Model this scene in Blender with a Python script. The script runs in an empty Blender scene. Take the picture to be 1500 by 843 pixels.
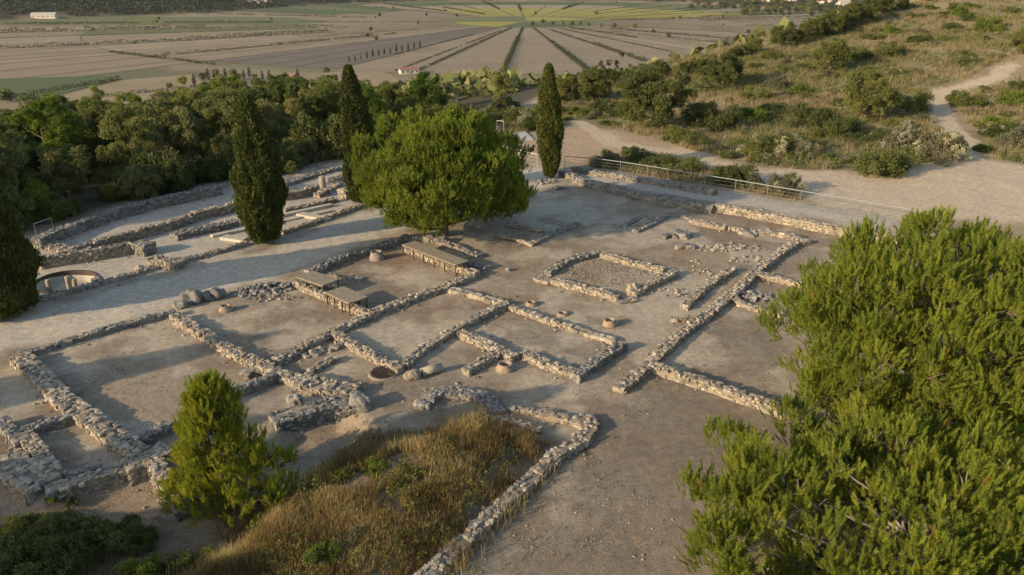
import bpy, math, random
import numpy as np
from mathutils import Vector, Quaternion

random.seed(7)
RNG = np.random.default_rng(11)
R = math.radians
scene = bpy.context.scene
COL = scene.collection

# ------------------------------------------------------------------ camera model (drone above an excavated hilltop)
CAM_H = 14.0
F = 1177.0 / 1500.0            # focal length over picture width
PITCH = math.atan(481.5 / 1177.0)
cp, sp = math.cos(PITCH), math.sin(PITCH)

def ray(px, py):
    u = (px - 750.0) / 1177.0
    v = (421.5 - py) / 1177.0
    d = np.array([u, cp + v * sp, -sp + v * cp])
    return d / np.linalg.norm(d)

# ------------------------------------------------------------------ noise
_T = np.random.default_rng(3).random((256, 256))
def vnoise(x, y, s, seed=0):
    x = np.asarray(x, float) / s + 37.7 * seed; y = np.asarray(y, float) / s + 91.3 * seed
    xi = np.floor(x).astype(int); yi = np.floor(y).astype(int)
    fx = x - xi; fy = y - yi
    fx = fx * fx * (3 - 2 * fx); fy = fy * fy * (3 - 2 * fy)
    a = _T[xi & 255, yi & 255]; b = _T[(xi + 1) & 255, yi & 255]
    c = _T[xi & 255, (yi + 1) & 255]; d = _T[(xi + 1) & 255, (yi + 1) & 255]
    return (a * (1 - fx) + b * fx) * (1 - fy) + (c * (1 - fx) + d * fx) * fy
def fbm(x, y, s, seed=0, o=4):
    t = 0; a = .5; n = 0
    for i in range(o):
        t = t + a * vnoise(x, y, s / 2 ** i, seed + i * 5); n += a; a *= .5
    return t / n
def sstep(a, b, x):
    t = np.clip((np.asarray(x, float) - a) / (b - a), 0, 1)
    return t * t * (3 - 2 * t)

def sdf_poly(poly, X, Y):
    """signed distance to a polygon, negative inside"""
    X = np.asarray(X, float); Y = np.asarray(Y, float)
    d2 = np.full(X.shape, 1e18); inside = np.zeros(X.shape, bool)
    n = len(poly)
    for i in range(n):
        x0, y0 = poly[i]; x1, y1 = poly[(i + 1) % n]
        ex, ey = x1 - x0, y1 - y0
        t = np.clip(((X - x0) * ex + (Y - y0) * ey) / (ex * ex + ey * ey + 1e-12), 0, 1)
        d2 = np.minimum(d2, (X - x0 - t * ex) ** 2 + (Y - y0 - t * ey) ** 2)
        c = ((y0 > Y) != (y1 > Y)) & (X < (x1 - x0) * (Y - y0) / (y1 - y0 + 1e-12) + x0)
        inside ^= c
    d = np.sqrt(d2)
    return np.where(inside, -d, d)
def dist_line(pts, X, Y):
    d2 = np.full(np.shape(X), 1e18)
    for (x0, y0), (x1, y1) in zip(pts[:-1], pts[1:]):
        ex, ey = x1 - x0, y1 - y0
        t = np.clip(((X - x0) * ex + (Y - y0) * ey) / (ex * ex + ey * ey + 1e-12), 0, 1)
        d2 = np.minimum(d2, (X - x0 - t * ex) ** 2 + (Y - y0 - t * ey) ** 2)
    return np.sqrt(d2)

# ------------------------------------------------------------------ terrain height
PLATEAU = [(-46, -60), (-43, 0), (-32, 33), (-20.5, 51), (-12, 59.5), (-1, 75), (9, 104), (28, 113), (44, 126),
           (60, 137), (85, 154), (140, 178), (230, 190), (230, -60)]
EC = (24.0, 1510.0)            # centre of the star of fields
def flat_pt(px, py):
    d = ray(px, py); t = CAM_H / -d[2]
    return (d[0] * t, d[1] * t)
def flat_z(px, py, z):
    d = ray(px, py); t = (CAM_H - z) / -d[2]
    return Vector((d[0] * t, d[1] * t, 0))
MOUND = [flat_pt(*p) for p in [(560, 655), (700, 618), (800, 640), (770, 700), (640, 843), (560, 900), (200, 900), (330, 800), (430, 710)]]
LOW = [flat_pt(*p) for p in [(-200, 640), (-20, 690), (66, 724), (150, 695), (250, 672), (300, 700), (420, 616), (500, 592), (560, 620), (420, 760), (200, 950), (-300, 950)]]
def hgt(X, Y):
    X = np.asarray(X, float); Y = np.asarray(Y, float)
    s = 0.45 * (X - 20) + 0.75 * (Y - 100)
    hill = 0.15 * (np.sqrt(s * s + 60) + s) * 0.5
    hill = np.minimum(hill, 20) * sstep(40, 75, Y + 0.25 * np.maximum(X, 0))
    und = (fbm(X, Y, 22, 4, 3) - .5) * 1.6 * sstep(68, 95, Y + .3 * np.maximum(X - 10, 0))
    d = np.maximum(sdf_poly(PLATEAU, X, Y), 0)
    right = sstep(-4, 8, X)
    fall = (0.20 + .30 * right) * d * d / (d + 5 - 3 * right) + (0.28 - .1 * right) * np.maximum(0, d - 60)
    near = (hill + und) * (1 - .75 * sstep(0, 45, d)) - fall
    near = near + 0.38 * (1 - sstep(-1.8, 0.3, sdf_poly(MOUND, X, Y))) - 0.5 * (1 - sstep(-.9, 0.05, sdf_poly(LOW, X, Y)))
    near = near + (fbm(X, Y, 3, 9, 3) - .5) * .10
    dx, dy = X - EC[0], Y - EC[1]
    dc = np.hypot(dx, dy)
    edge = np.interp(np.degrees(np.arctan2(dy, dx)) % 360, [0, 25, 36, 60, 115, 131, 150, 160, 170, 177, 190, 360], [620, 660, 730, 770, 770, 715, 680, 690, 780, 925, 1050, 620])
    far = 0.26 * np.maximum(0, dc - edge) * sstep(1250, 1600, Y) * (.45 + 1.1 * fbm(X, Y, 420, 2, 4))
    far = np.minimum(far, 260)
    return np.maximum(near, -90 + far)

_TS = np.concatenate([np.arange(8, 220, .06), np.geomspace(220, 5200, 5000)])
def P(px, py, up=0.0):
    """the point of the ground (raised by up) that the line of sight through a picture position meets"""
    d = ray(px, py)
    x = d[0] * _TS; y = d[1] * _TS; z = CAM_H + d[2] * _TS
    below = z < hgt(x, y) + up
    i = int(np.argmax(below)) if below.any() else len(_TS) - 1
    return Vector((x[i], y[i], float(hgt(x[i], y[i]))))
_gx = np.arange(-42, 42, .12); _gy = np.arange(6, 84, .12)
_GR = hgt(*np.meshgrid(_gx, _gy))
def G(x, y):
    if -41.5 < x < 41.5 and 6.5 < y < 83.5:
        u, v = (x + 42) / .12, (y - 6) / .12; i, j = int(u), int(v); fu, fv = u - i, v - j
        return float((_GR[j, i] * (1 - fu) + _GR[j, i + 1] * fu) * (1 - fv) + (_GR[j + 1, i] * (1 - fu) + _GR[j + 1, i + 1] * fu) * fv)
    return float(hgt(np.array([x]), np.array([y]))[0])
G_fast = G

# ------------------------------------------------------------------ mesh building
def build(name, parts, mats, parent=None, smooth=False, loc=None):
    """parts: list of (V, Faces(k x m), tint per vertex or scalar, material index)"""
    if not isinstance(mats, (list, tuple)): mats = [mats]
    vs, loops, starts, tints, mi = [], [], [], [], []
    vo = 0; lo = 0
    for p in parts:
        V = np.asarray(p[0], float); Fc = np.asarray(p[1], int)
        t = p[2] if len(p) > 2 else .5
        m = p[3] if len(p) > 3 else 0
        vs.append(V); loops.append((Fc + vo).ravel())
        k, w = Fc.shape
        starts.append(lo + np.arange(k) * w)
        tints.append(np.broadcast_to(np.asarray(t, float), (len(V),)))
        mi.append(np.full(k, m))
        vo += len(V); lo += k * w
    V = np.concatenate(vs); L = np.concatenate(loops); S = np.concatenate(starts); T = np.concatenate(tints); M = np.concatenate(mi)
    me = bpy.data.meshes.new(name)
    me.vertices.add(len(V)); me.vertices.foreach_set('co', V.astype(np.float32).ravel())
    me.loops.add(len(L)); me.loops.foreach_set('vertex_index', L.astype(np.int32))
    me.polygons.add(len(S)); me.polygons.foreach_set('loop_start', S.astype(np.int32))
    for m in mats: me.materials.append(m)
    me.polygons.foreach_set('material_index', M.astype(np.int32))
    me.polygons.foreach_set('use_smooth', np.full(len(S), smooth))
    a = me.attributes.new('tint', 'FLOAT', 'POINT'); a.data.foreach_set('value', T.astype(np.float32))
    me.update(calc_edges=True)
    o = bpy.data.objects.new(name, me); COL.objects.link(o)
    if parent is not None: o.parent = parent
    if loc is not None: o.location = loc
    return o
def tag(o, label, cat, group=None, kind=None):
    if label: o['label'] = label
    if cat: o['category'] = cat
    if group: o['group'] = group
    if kind: o['kind'] = kind
    return o
def thing(name, label, cat, loc=(0, 0, 0), rz=0, group=None):
    o = bpy.data.objects.new(name, None); COL.objects.link(o)
    o.empty_display_size = .3
    o.location = loc; o.rotation_euler = (0, 0, rz)
    return tag(o, label, cat, group)
KIDS = {}
def kids(o):
    return [c for c in bpy.data.objects if c.parent == o]
def dup(root, loc, rz=0, sc=1.0, label=None, group=None):
    if root.name not in KIDS: KIDS[root.name] = [(c, kids(c)) for c in kids(root)]
    r = root.copy(); COL.objects.link(r); r.location = loc; r.rotation_euler = (0, 0, rz)
    r.scale = (sc, sc, sc) if not isinstance(sc, (tuple, list)) else sc
    if label: r['label'] = label
    if group: r['group'] = group
    elif 'group' in r: del r['group']
    for ch, gs in KIDS[root.name]:
        c = ch.copy(); COL.objects.link(c); c.parent = r
        for g in gs:
            d = g.copy(); COL.objects.link(d); d.parent = c
    return r
class Kind:
    """a kind of thing: the first placement uses the built original, later ones copy it"""
    def __init__(s, root): s.root = root; s.used = False
    def put(s, loc, rz=0, sc=1.0, label=None, group=None):
        if not s.used:
            s.used = True; o = s.root; o.location = loc; o.rotation_euler = (0, 0, rz)
            o.scale = (sc, sc, sc) if not isinstance(sc, (tuple, list)) else sc
            if label: o['label'] = label
            if group: o['group'] = group
            return o
        return dup(s.root, loc, rz, sc, label, group)

def box(c, s, rz=0):
    x, y, z = [v / 2 for v in s]
    V = np.array([[-x, -y, -z], [x, -y, -z], [x, y, -z], [-x, y, -z], [-x, -y, z], [x, -y, z], [x, y, z], [-x, y, z]], float)
    ca, sa = math.cos(rz), math.sin(rz)
    V = np.c_[V[:, 0] * ca - V[:, 1] * sa, V[:, 0] * sa + V[:, 1] * ca, V[:, 2]] + np.array(c, float)
    Fc = np.array([[0, 3, 2, 1], [4, 5, 6, 7], [0, 1, 5, 4], [1, 2, 6, 5], [2, 3, 7, 6], [3, 0, 4, 7]])
    return V, Fc
def tube(pts, rad, n=8):
    pts = np.asarray(pts, float); rad = np.broadcast_to(np.asarray(rad, float), (len(pts),))
    d = np.gradient(pts, axis=0); d /= np.linalg.norm(d, axis=1)[:, None] + 1e-9
    ref = np.where(np.abs(d[:, 2:3]) > .9, [[1., 0, 0]], [[0, 0, 1.]])
    a = np.cross(d, ref); a /= np.linalg.norm(a, axis=1)[:, None] + 1e-9
    b = np.cross(d, a)
    th = np.linspace(0, 2 * np.pi, n, endpoint=False)
    V = (pts[:, None] + rad[:, None, None] * (a[:, None] * np.cos(th)[None, :, None] + b[:, None] * np.sin(th)[None, :, None])).reshape(-1, 3)
    Fc = []
    for i in range(len(pts) - 1):
        for j in range(n):
            Fc.append([i * n + j, i * n + (j + 1) % n, (i + 1) * n + (j + 1) % n, (i + 1) * n + j])
    return V, np.array(Fc)
def lathe(prof, n=28):
    prof = np.asarray(prof, float); th = np.linspace(0, 2 * np.pi, n, endpoint=False)
    V = np.stack([prof[:, None, 0] * np.cos(th), prof[:, None, 0] * np.sin(th), np.repeat(prof[:, 1:2], n, 1)], -1).reshape(-1, 3)
    Fc = []
    for i in range(len(prof) - 1):
        for j in range(n):
            Fc.append([i * n + j, i * n + (j + 1) % n, (i + 1) * n + (j + 1) % n, (i + 1) * n + j])
    return V, np.array(Fc)

# ------------------------------------------------------------------ materials
def new_mat(name):
    m = bpy.data.materials.new(name); m.use_nodes = True
    nt = m.node_tree; b = nt.nodes['Principled BSDF']
    b.inputs['Roughness'].default_value = .9
    b.inputs['Specular IOR Level'].default_value = .2
    return m, nt, b
def N(nt, t, **kw):
    n = nt.nodes.new(t)
    for k, v in kw.items(): setattr(n, k, v)
    return n
def noise_node(nt, scale, detail=4, rough=.6, coord='Object'):
    tc = N(nt, 'ShaderNodeTexCoord')
    n = N(nt, 'ShaderNodeTexNoise'); n.inputs['Scale'].default_value = scale
    n.inputs['Detail'].default_value = detail; n.inputs['Roughness'].default_value = rough
    nt.links.new(tc.outputs[coord], n.inputs['Vector'])
    return n
def ramp(nt, src, stops):
    r = N(nt, 'ShaderNodeValToRGB')
    e = r.color_ramp.elements
    while len(e) < len(stops): e.new(.5)
    for k, (p, c) in enumerate(stops):
        e[k].position = p; e[k].color = (*c, 1)
    nt.links.new(src, r.inputs[0]); return r
def mixrgb(nt, a, b, f, mode='MIX'):
    m = N(nt, 'ShaderNodeMix', data_type='RGBA', blend_type=mode)
    for s, v in ((0, f), (6, a), (7, b)):
        if hasattr(v, 'links') or hasattr(v, 'is_linked'): nt.links.new(v, m.inputs[s])
        else: m.inputs[s].default_value = v if s == 0 else (*v, 1)
    return m.outputs[2]
def bump(nt, b, h, strength, dist):
    n = N(nt, 'ShaderNodeBump'); n.inputs['Strength'].default_value = strength; n.inputs['Distance'].default_value = dist
    nt.links.new(h, n.inputs['Height']); nt.links.new(n.outputs[0], b.inputs['Normal'])
def simple(name, c, rough=.85, var=.25, scale=6, metal=0, bumpd=.004, coord='Object'):
    m, nt, b = new_mat(name)
    n = noise_node(nt, scale, 5, .65, coord)
    r = ramp(nt, n.outputs[0], [(.3, tuple(v * (1 - var) for v in c)), (.7, tuple(min(1, v * (1 + var)) for v in c))])
    nt.links.new(r.outputs[0], b.inputs['Base Color'])
    b.inputs['Roughness'].default_value = rough; b.inputs['Metallic'].default_value = metal
    if bumpd: bump(nt, b, n.outputs[0], .6, bumpd)
    return m
def foliage(name, stops, trans=.3, rough=.7, vary=True):
    """leaf colours picked per tuft by the tint attribute"""
    m, nt, b = new_mat(name)
    a = N(nt, 'ShaderNodeAttribute', attribute_name='tint')
    r = ramp(nt, a.outputs['Fac'], stops)
    oi = N(nt, 'ShaderNodeObjectInfo')
    pr = ramp(nt, oi.outputs['Random'], [(0, (.72, .74, .78)), (.5, (1, 1, 1)), (1, (1.36, 1.26, 1.1))] if vary else [(0, (1, 1, 1)), (1, (1, 1, 1))])
    leafc = mixrgb(nt, r.outputs[0], pr.outputs[0], 1.0, 'MULTIPLY')
    nt.links.new(leafc, b.inputs['Base Color'])
    b.inputs['Roughness'].default_value = rough
    b.inputs['Specular IOR Level'].default_value = .15
    t = N(nt, 'ShaderNodeBsdfTranslucent')
    mx = N(nt, 'ShaderNodeMixShader'); mx.inputs[0].default_value = trans
    br = mixrgb(nt, leafc, (1.5, 1.45, .7), 1.0, 'MULTIPLY')
    nt.links.new(br, t.inputs[0])
    nt.links.new(b.outputs[0], mx.inputs[1]); nt.links.new(t.outputs[0], mx.inputs[2])
    nt.links.new(mx.outputs[0], nt.nodes['Material Output'].inputs[0])
    return m

MAT = {}
# stone: each stone has its own colour (tint), lichen and grime in blotches
def stone_mat(name, stops, liche=(.17, .165, .15), lf=.55):
    m, nt, b = new_mat(name)
    a = N(nt, 'ShaderNodeAttribute', attribute_name='tint')
    r = ramp(nt, a.outputs['Fac'], stops)
    n = noise_node(nt, 5.5, 6, .7, 'Object')
    lr = ramp(nt, n.outputs[0], [(.46, (0, 0, 0)), (.62, (lf, lf, lf))])
    c = mixrgb(nt, r.outputs[0], liche, lr.outputs[0])
    n2 = noise_node(nt, 28, 4, .7, 'Object')
    r2 = ramp(nt, n2.outputs[0], [(.3, (.72, .72, .72)), (.7, (1.15, 1.15, 1.15))])
    c = mixrgb(nt, c, r2.outputs[0], 1.0, 'MULTIPLY')
    nt.links.new(c, b.inputs['Base Color'])
    bump(nt, b, n2.outputs[0], .8, .03)
    return m
MAT['stone'] = stone_mat('limestone', [(0, (.16, .14, .11)), (.35, (.30, .24, .165)), (.7, (.40, .325, .22)), (1, (.50, .425, .315))])
MAT['greystone'] = stone_mat('lichen_limestone', [(0, (.13, .12, .105)), (.4, (.22, .20, .165)), (.75, (.30, .27, .215)), (1, (.38, .34, .275))], lf=.8)
MAT['mortar'] = simple('earth_mortar', (.27, .22, .155), .95, .3, 9)
MAT['bark'] = simple('bark', (.12, .085, .06), .95, .4, 14, bumpd=.02)
MAT['greybark'] = simple('grey_bark', (.26, .22, .18), .95, .3, 14, bumpd=.02)
MAT['pine'] = foliage('pine_needles', [(0, (0.103, 0.129, 0.020)), (.5, (0.178, 0.210, 0.029)), (.85, (0.266, 0.284, 0.037)), (.97, (0.300, 0.298, 0.044)), (1, (0.300, 0.172, 0.044))], .35, vary=False)
MAT['pine_mid'] = foliage('mature_pine_needles', [(0, (0.084, 0.113, 0.018)), (.5, (0.146, 0.182, 0.026)), (.85, (0.218, 0.246, 0.033)), (.97, (0.247, 0.259, 0.039)), (1, (0.247, 0.149, 0.039))], .3, vary=False)
MAT['pine_dark'] = foliage('pine_needles_deep', [(0, (0.050, 0.083, 0.015)), (.5, (0.084, 0.130, 0.020)), (1, (0.149, 0.184, 0.027))], .3)
MAT['young_pine'] = foliage('young_pine_needles', [(0, (0.125, 0.149, 0.018)), (.5, (0.205, 0.230, 0.026)), (1, (0.324, 0.310, 0.040))], .45, vary=False)
MAT['cypress'] = foliage('cypress_leaf', [(0, (0.037, 0.048, 0.014)), (.6, (0.061, 0.075, 0.018)), (1, (0.105, 0.102, 0.026))], .15)
MAT['wood_a'] = foliage('evergreen_leaf', [(0, (0.063, 0.081, 0.023)), (.6, (0.107, 0.126, 0.033)), (1, (0.161, 0.167, 0.044))], .22)
MAT['wood_b'] = foliage('olive_leaf', [(0, (0.105, 0.112, 0.045)), (.6, (0.160, 0.166, 0.063)), (1, (0.225, 0.217, 0.087))], .22)
MAT['wood_c'] = foliage('light_leaf', [(0, (0.106, 0.120, 0.040)), (.6, (0.166, 0.180, 0.056)), (1, (0.227, 0.225, 0.077))], .25)
MAT['scrub_a'] = foliage('scrub_leaf', [(0, (0.069, 0.082, 0.026)), (.6, (0.111, 0.123, 0.036)), (1, (0.161, 0.166, 0.052))], .25)
MAT['scrub_b'] = foliage('grey_scrub_leaf', [(0, (0.100, 0.100, 0.055)), (.6, (0.150, 0.145, 0.080)), (1, (0.210, 0.190, 0.110))], .25)
MAT['scrub_c'] = foliage('bright_scrub_leaf', [(0, (0.091, 0.117, 0.023)), (.6, (0.143, 0.176, 0.033)), (1, (0.195, 0.221, 0.046))], .3)
MAT['blossom'] = foliage('pale_blossom', [(0, (.20, .195, .11)), (1, (.38, .365, .26))], .2)
MAT['drygrass'] = foliage('dry_grass', [(0, (0.120, 0.080, 0.036)), (.35, (0.210, 0.143, 0.062)), (.7, (0.320, 0.228, 0.106)), (.92, (0.400, 0.318, 0.168)), (1, (0.120, 0.138, 0.039))], .3)
MAT['hillgrass'] = foliage('hill_grass', [(0, (0.163, 0.124, 0.068)), (.45, (0.262, 0.213, 0.120)), (.75, (0.311, 0.259, 0.146)), (.8, (0.123, 0.133, 0.047)), (1, (0.156, 0.169, 0.063))], .25)
MAT['weed'] = foliage('weed_leaf', [(0, (0.076, 0.086, 0.027)), (.6, (0.119, 0.125, 0.027)), (1, (0.187, 0.164, 0.036))], .3)
MAT['far'] = foliage('far_leaf', [(0, (0.032, 0.039, 0.020)), (.6, (0.050, 0.059, 0.027)), (1, (0.079, 0.085, 0.039))], .1)
MAT['terracotta'] = simple('terracotta', (.275, .205, .145), .92, .35, 7)
MAT['metal'] = simple('galvanised_steel', (.25, .25, .245), .55, .12, 20, .75, 0)
MAT['darkmetal'] = simple('dark_steel', (.09, .085, .08), .6, .2, 20, .5, 0)
MAT['board'] = simple('weathered_board', (.25, .205, .14), .9, .3, 5)
MAT['timber'] = simple('dark_timber', (.10, .075, .05), .9, .3, 12)
MAT['paleslab'] = simple('pale_slab', (.44, .385, .30), .8, .2, 3)
MAT['concrete'] = simple('concrete', (.42, .385, .33), .85, .12, 3)
MAT['whitewall'] = simple('white_render', (.50, .44, .36), .9, .1, .3, 0, 0)
MAT['rooftile'] = simple('roof_tile', (.25, .135, .095), .9, .25, .8, 0, 0)
MAT['glass'] = simple('dark_window', (.03, .035, .04), .2, .1, 1, 0, 0)
MAT['rust'] = simple('rusty_steel', (.075, .055, .042), .85, .4, 9, 0, .003)

# ------------------------------------------------------------------ ground sheet
PATHL = [flat_pt(*p) for p in [(-60, 490), (0, 470), (200, 415), (380, 370), (520, 315), (600, 290), (700, 262), (785, 245), (830, 262), (740, 300), (640, 325), (560, 345), (440, 395), (330, 425), (180, 470), (20, 512), (-80, 560)]]
TERRL = [flat_pt(*p) for p in [(-40, 440), (60, 345), (170, 305), (320, 280), (420, 262), (520, 242), (560, 262), (530, 305), (380, 365), (200, 408), (60, 450)]]
RAMP = [flat_pt(*p) for p in [(848, 250), (890, 252), (1060, 280), (1320, 322), (1300, 332), (1045, 296), (845, 262)]]
SAND = [tuple(P(*p)[:2]) for p in [(1082, 268), (1040, 246), (985, 230), (960, 222), (1000, 216), (1060, 236), (1120, 247), (1200, 250), (1290, 256), (1355, 244), (1392, 225), (1440, 232), (1500, 243), (1580, 262), (1580, 330), (1330, 324), (1200, 298)]]
TRAIL2 = [tuple(P(*p)[:2]) for p in [(1440, 290), (1425, 240), (1410, 205), (1375, 160), (1385, 134), (1440, 119), (1462, 112), (1478, 96)]]
TRAIL3 = [tuple(P(*p)[:2]) for p in [(1100, 262), (1040, 240), (990, 224), (900, 212), (850, 180)]]
SQUARE = [flat_pt(*p) for p in [(742, 235), (755, 200), (830, 186), (900, 192), (985, 212), (1000, 224), (900, 232), (850, 243)]]
LL_SHADE = [flat_pt(*p) for p in [(-60, 775), (60, 780), (250, 755), (330, 770), (300, 900), (-80, 920)]]
FRONTR = [flat_pt(*p) for p in [(880, 590), (1000, 560), (1300, 640), (1300, 950), (640, 950), (850, 660)]]
PITS = []                       # (x, y, r, depth): the sunken silos
def add_pit(px, py, r, dep): v = P(px, py); PITS.append((v.x, v.y, r, dep)); return v
DOLIA_PX = [(552, 380, .30, .42), (331, 456, .235, .26), (778, 448, .215, .16), (824, 462, .215, .13), (893, 477, .245, .27), (740, 542, .28, .26)]
DOLIA = [(add_pit(x, y, r * .75, .9), r, h) for x, y, r, h in DOLIA_PX]
BASIN = add_pit(96, 413, 1.42, .4)
SILO = add_pit(562, 549, .42, 1.1)

rr = np.concatenate([[0.01, 3, 6, 9, 11], np.arange(12.5, 46, .14), np.arange(46, 90, .30), np.arange(90, 180, .9), np.arange(180, 700, 8), np.geomspace(700, 6000, 110)])
aa = np.concatenate([np.arange(-178, -56, 4), np.arange(-56, -42, .6), np.arange(-42, 42, .18), np.arange(42, 56, .6), np.arange(56, 179, 4)])
AA, RR = np.meshgrid(np.radians(aa), rr)
GX = (np.sin(AA) * RR); GY = np.cos(AA) * RR
GZ = hgt(GX, GY)
zf = (fbm(GX, GY, .8, 21, 3) - .5) * .05 * (1 - sstep(60, 90, RR))
GZ = GZ + zf
for (x, y, r, dep) in PITS:
    GZ = GZ - dep * (1 - sstep(r * .8, r * 1.0, np.hypot(GX - x, GY - y)))
nr, na = GX.shape
idx = np.arange(nr * na).reshape(nr, na)
nxt = np.roll(idx, -1, axis=1)
FQ = np.stack([idx[:-1], nxt[:-1], nxt[1:], idx[1:]], -1).reshape(-1, 4)[:, ::-1]
# base colours of the soil by place
def lerp(a, b, t): return a * (1 - t[..., None]) + np.array(b) * t[..., None]
n1 = fbm(GX, GY, 5, 1, 5); n2 = fbm(GX, GY, 1.3, 2, 4); n3 = fbm(GX, GY, 14, 3, 4)
C = np.zeros(GX.shape + (3,)) + np.array((.285, .228, .162))
C = lerp(C, (.38, .315, .235), sstep(.46, .62, n1))
C = lerp(C, (.20, .155, .11), sstep(.50, .68, n2) * .6)
C = lerp(C, (.20, .135, .09), sstep(.55, .68, fbm(GX, GY, 6, 29, 4)) * .6)
C = lerp(C, (.43, .37, .28), sstep(.56, .68, fbm(GX, GY, 2.4, 33, 4)) * .65)
C = lerp(C, (.44, .375, .28), (1 - sstep(.0, .035, np.abs(fbm(GX, GY, 9, 63, 4) - .5))) * .5)
C = lerp(C, (.165, .135, .10), sstep(.60, .70, fbm(GX, GY, 3.1, 67, 4)) * .55)
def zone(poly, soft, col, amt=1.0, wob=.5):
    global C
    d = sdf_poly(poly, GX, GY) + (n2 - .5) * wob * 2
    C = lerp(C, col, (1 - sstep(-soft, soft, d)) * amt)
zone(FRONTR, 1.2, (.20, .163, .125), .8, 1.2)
zone(TERRL, .8, (.43, .385, .32), .9)
zone(PATHL, .5, (.48, .42, .34), .95, .35)
zone(RAMP, .2, (.42, .38, .32), .9, .1)
zone(SQUARE, 1.2, (.38, .275, .185), .9)
zone(LOW, .8, (.25, .20, .145), .8)
zone(LL_SHADE, .8, (.13, .10, .065), .7)  # shade of the lower left corner put into the soil colour
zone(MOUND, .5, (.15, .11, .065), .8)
# the dry hillside to the right
cre = sdf_poly(PLATEAU, GX, GY)
RAILW = [flat_pt(*p) for p in [(700, 215), (735, 222), (840, 245), (1040, 277), (1330, 325), (1700, 385)]]
HILLP = RAILW + [(200, 45), (230, 190), (140, 178), (60, 137), (9, 104), (-1, 75)]
dh = sdf_poly(HILLP, GX, GY)
hm = 1 - sstep(-2, 1.5, dh)
hc = lerp(np.zeros_like(C) + np.array((.265, .21, .12)), (.34, .275, .165), sstep(.45, .65, n3))
hc = lerp(hc, (.15, .14, .06), sstep(.47, .60, fbm(GX, GY, 9, 12, 4)) * .65)
hc = lerp(hc, (.22, .155, .095), sstep(.57, .7, fbm(GX, GY, 7, 15, 4)) * .5)
C = C * (1 - hm[..., None]) + hc * hm[..., None]
zone(SQUARE, 1.5, (.39, .285, .19), .9, .8)
zone(SAND, .8, (.50, .395, .28), .95, .7)
for L_, w_ in ((TRAIL2, .9), (TRAIL3, 1.0)):
    C = lerp(C, (.48, .375, .265), (1 - sstep(w_ * .7, w_ * 1.15, dist_line(L_, GX, GY) + (n2 - .5) * 1.6)) * .95)
# outside the plateau: woodland floor, then the plain, then dark hills
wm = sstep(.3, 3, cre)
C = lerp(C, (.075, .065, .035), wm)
pm = sstep(-72, -86, GZ)
pc = lerp(np.zeros_like(C) + np.array((.22, .172, .11)), (.13, .12, .06), sstep(.55, .7, fbm(GX, GY, 120, 8, 4)))
dce = np.hypot(GX - EC[0], GY - EC[1])
pc = lerp(pc, (.16, .145, .075), 1 - sstep(720, 735, dce))
C = C * (1 - pm[..., None]) + pc * pm[..., None]
C = lerp(C, (.038, .040, .024), sstep(-89.6, -87, GZ) * sstep(1200, 1300, GY))
V = np.stack([GX, GY, GZ], -1).reshape(-1, 3)
mg, nt, b = new_mat('ground_soil')
att = N(nt, 'ShaderNodeAttribute', attribute_name='soil')
ng = noise_node(nt, 3.2, 8, .72); ng2 = noise_node(nt, 17, 6, .75)
c = mixrgb(nt, mixrgb(nt, att.outputs['Color'], (1.04, 1.02, .95), 1.0, 'MULTIPLY'), ramp(nt, ng.outputs[0], [(.32, (.74, .73, .72)), (.68, (1.28, 1.27, 1.25))]).outputs[0], 1.0, 'MULTIPLY')
c = mixrgb(nt, c, ramp(nt, ng2.outputs[0], [(.36, (.62, .6, .58)), (.5, (1, 1, 1)), (.68, (1.22, 1.2, 1.17))]).outputs[0], 1.0, 'MULTIPLY')
nt.links.new(c, b.inputs['Base Color'])
bump(nt, b, ng2.outputs[0], .55, .06)
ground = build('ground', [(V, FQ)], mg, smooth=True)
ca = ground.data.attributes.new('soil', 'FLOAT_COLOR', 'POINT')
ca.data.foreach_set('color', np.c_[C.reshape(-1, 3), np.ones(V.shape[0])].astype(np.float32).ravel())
tag(ground, None, None, kind='structure')

# ------------------------------------------------------------------ stones and rubble walls
def rock_variants(n, rng, jit=.12, blend=.32):
    g = np.array([[x, y, z] for x in (-1, 0, 1) for y in (-1, 0, 1) for z in (-1, 0, 1) if (x, y, z) != (0, 0, 0)], float)
    key = {tuple(v.astype(int)): i for i, v in enumerate(g)}
    faces = []
    for ax in range(3):
        for s in (-1, 1):
            a, b_ = [i for i in range(3) if i != ax]
            for i in (-1, 0):
                for j in (-1, 0):
                    q = []
                    for (u, w) in ((i, j), (i + 1, j), (i + 1, j + 1), (i, j + 1)):
                        p = [0, 0, 0]; p[ax] = s; p[a] = u; p[b_] = w; q.append(key[tuple(p)])
                    nrm = np.cross(g[q[1]] - g[q[0]], g[q[2]] - g[q[0]])
                    faces.append(q if nrm[ax] * s > 0 else q[::-1])
    out = []
    for k in range(n):
        sph = g / np.linalg.norm(g, axis=1)[:, None] * 1.12
        p = g * (1 - blend) + sph * blend
        p = p + rng.normal(0, jit, p.shape)
        p[:, 0] *= 1 + .25 * p[:, 2] * rng.normal(0, .5); p[:, 1] *= 1 + .2 * p[:, 0] * rng.normal(0, .5)
        out.append(p)
    return out, np.array(faces)
ROCKS, RF = rock_variants(48, np.random.default_rng(5))
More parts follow.
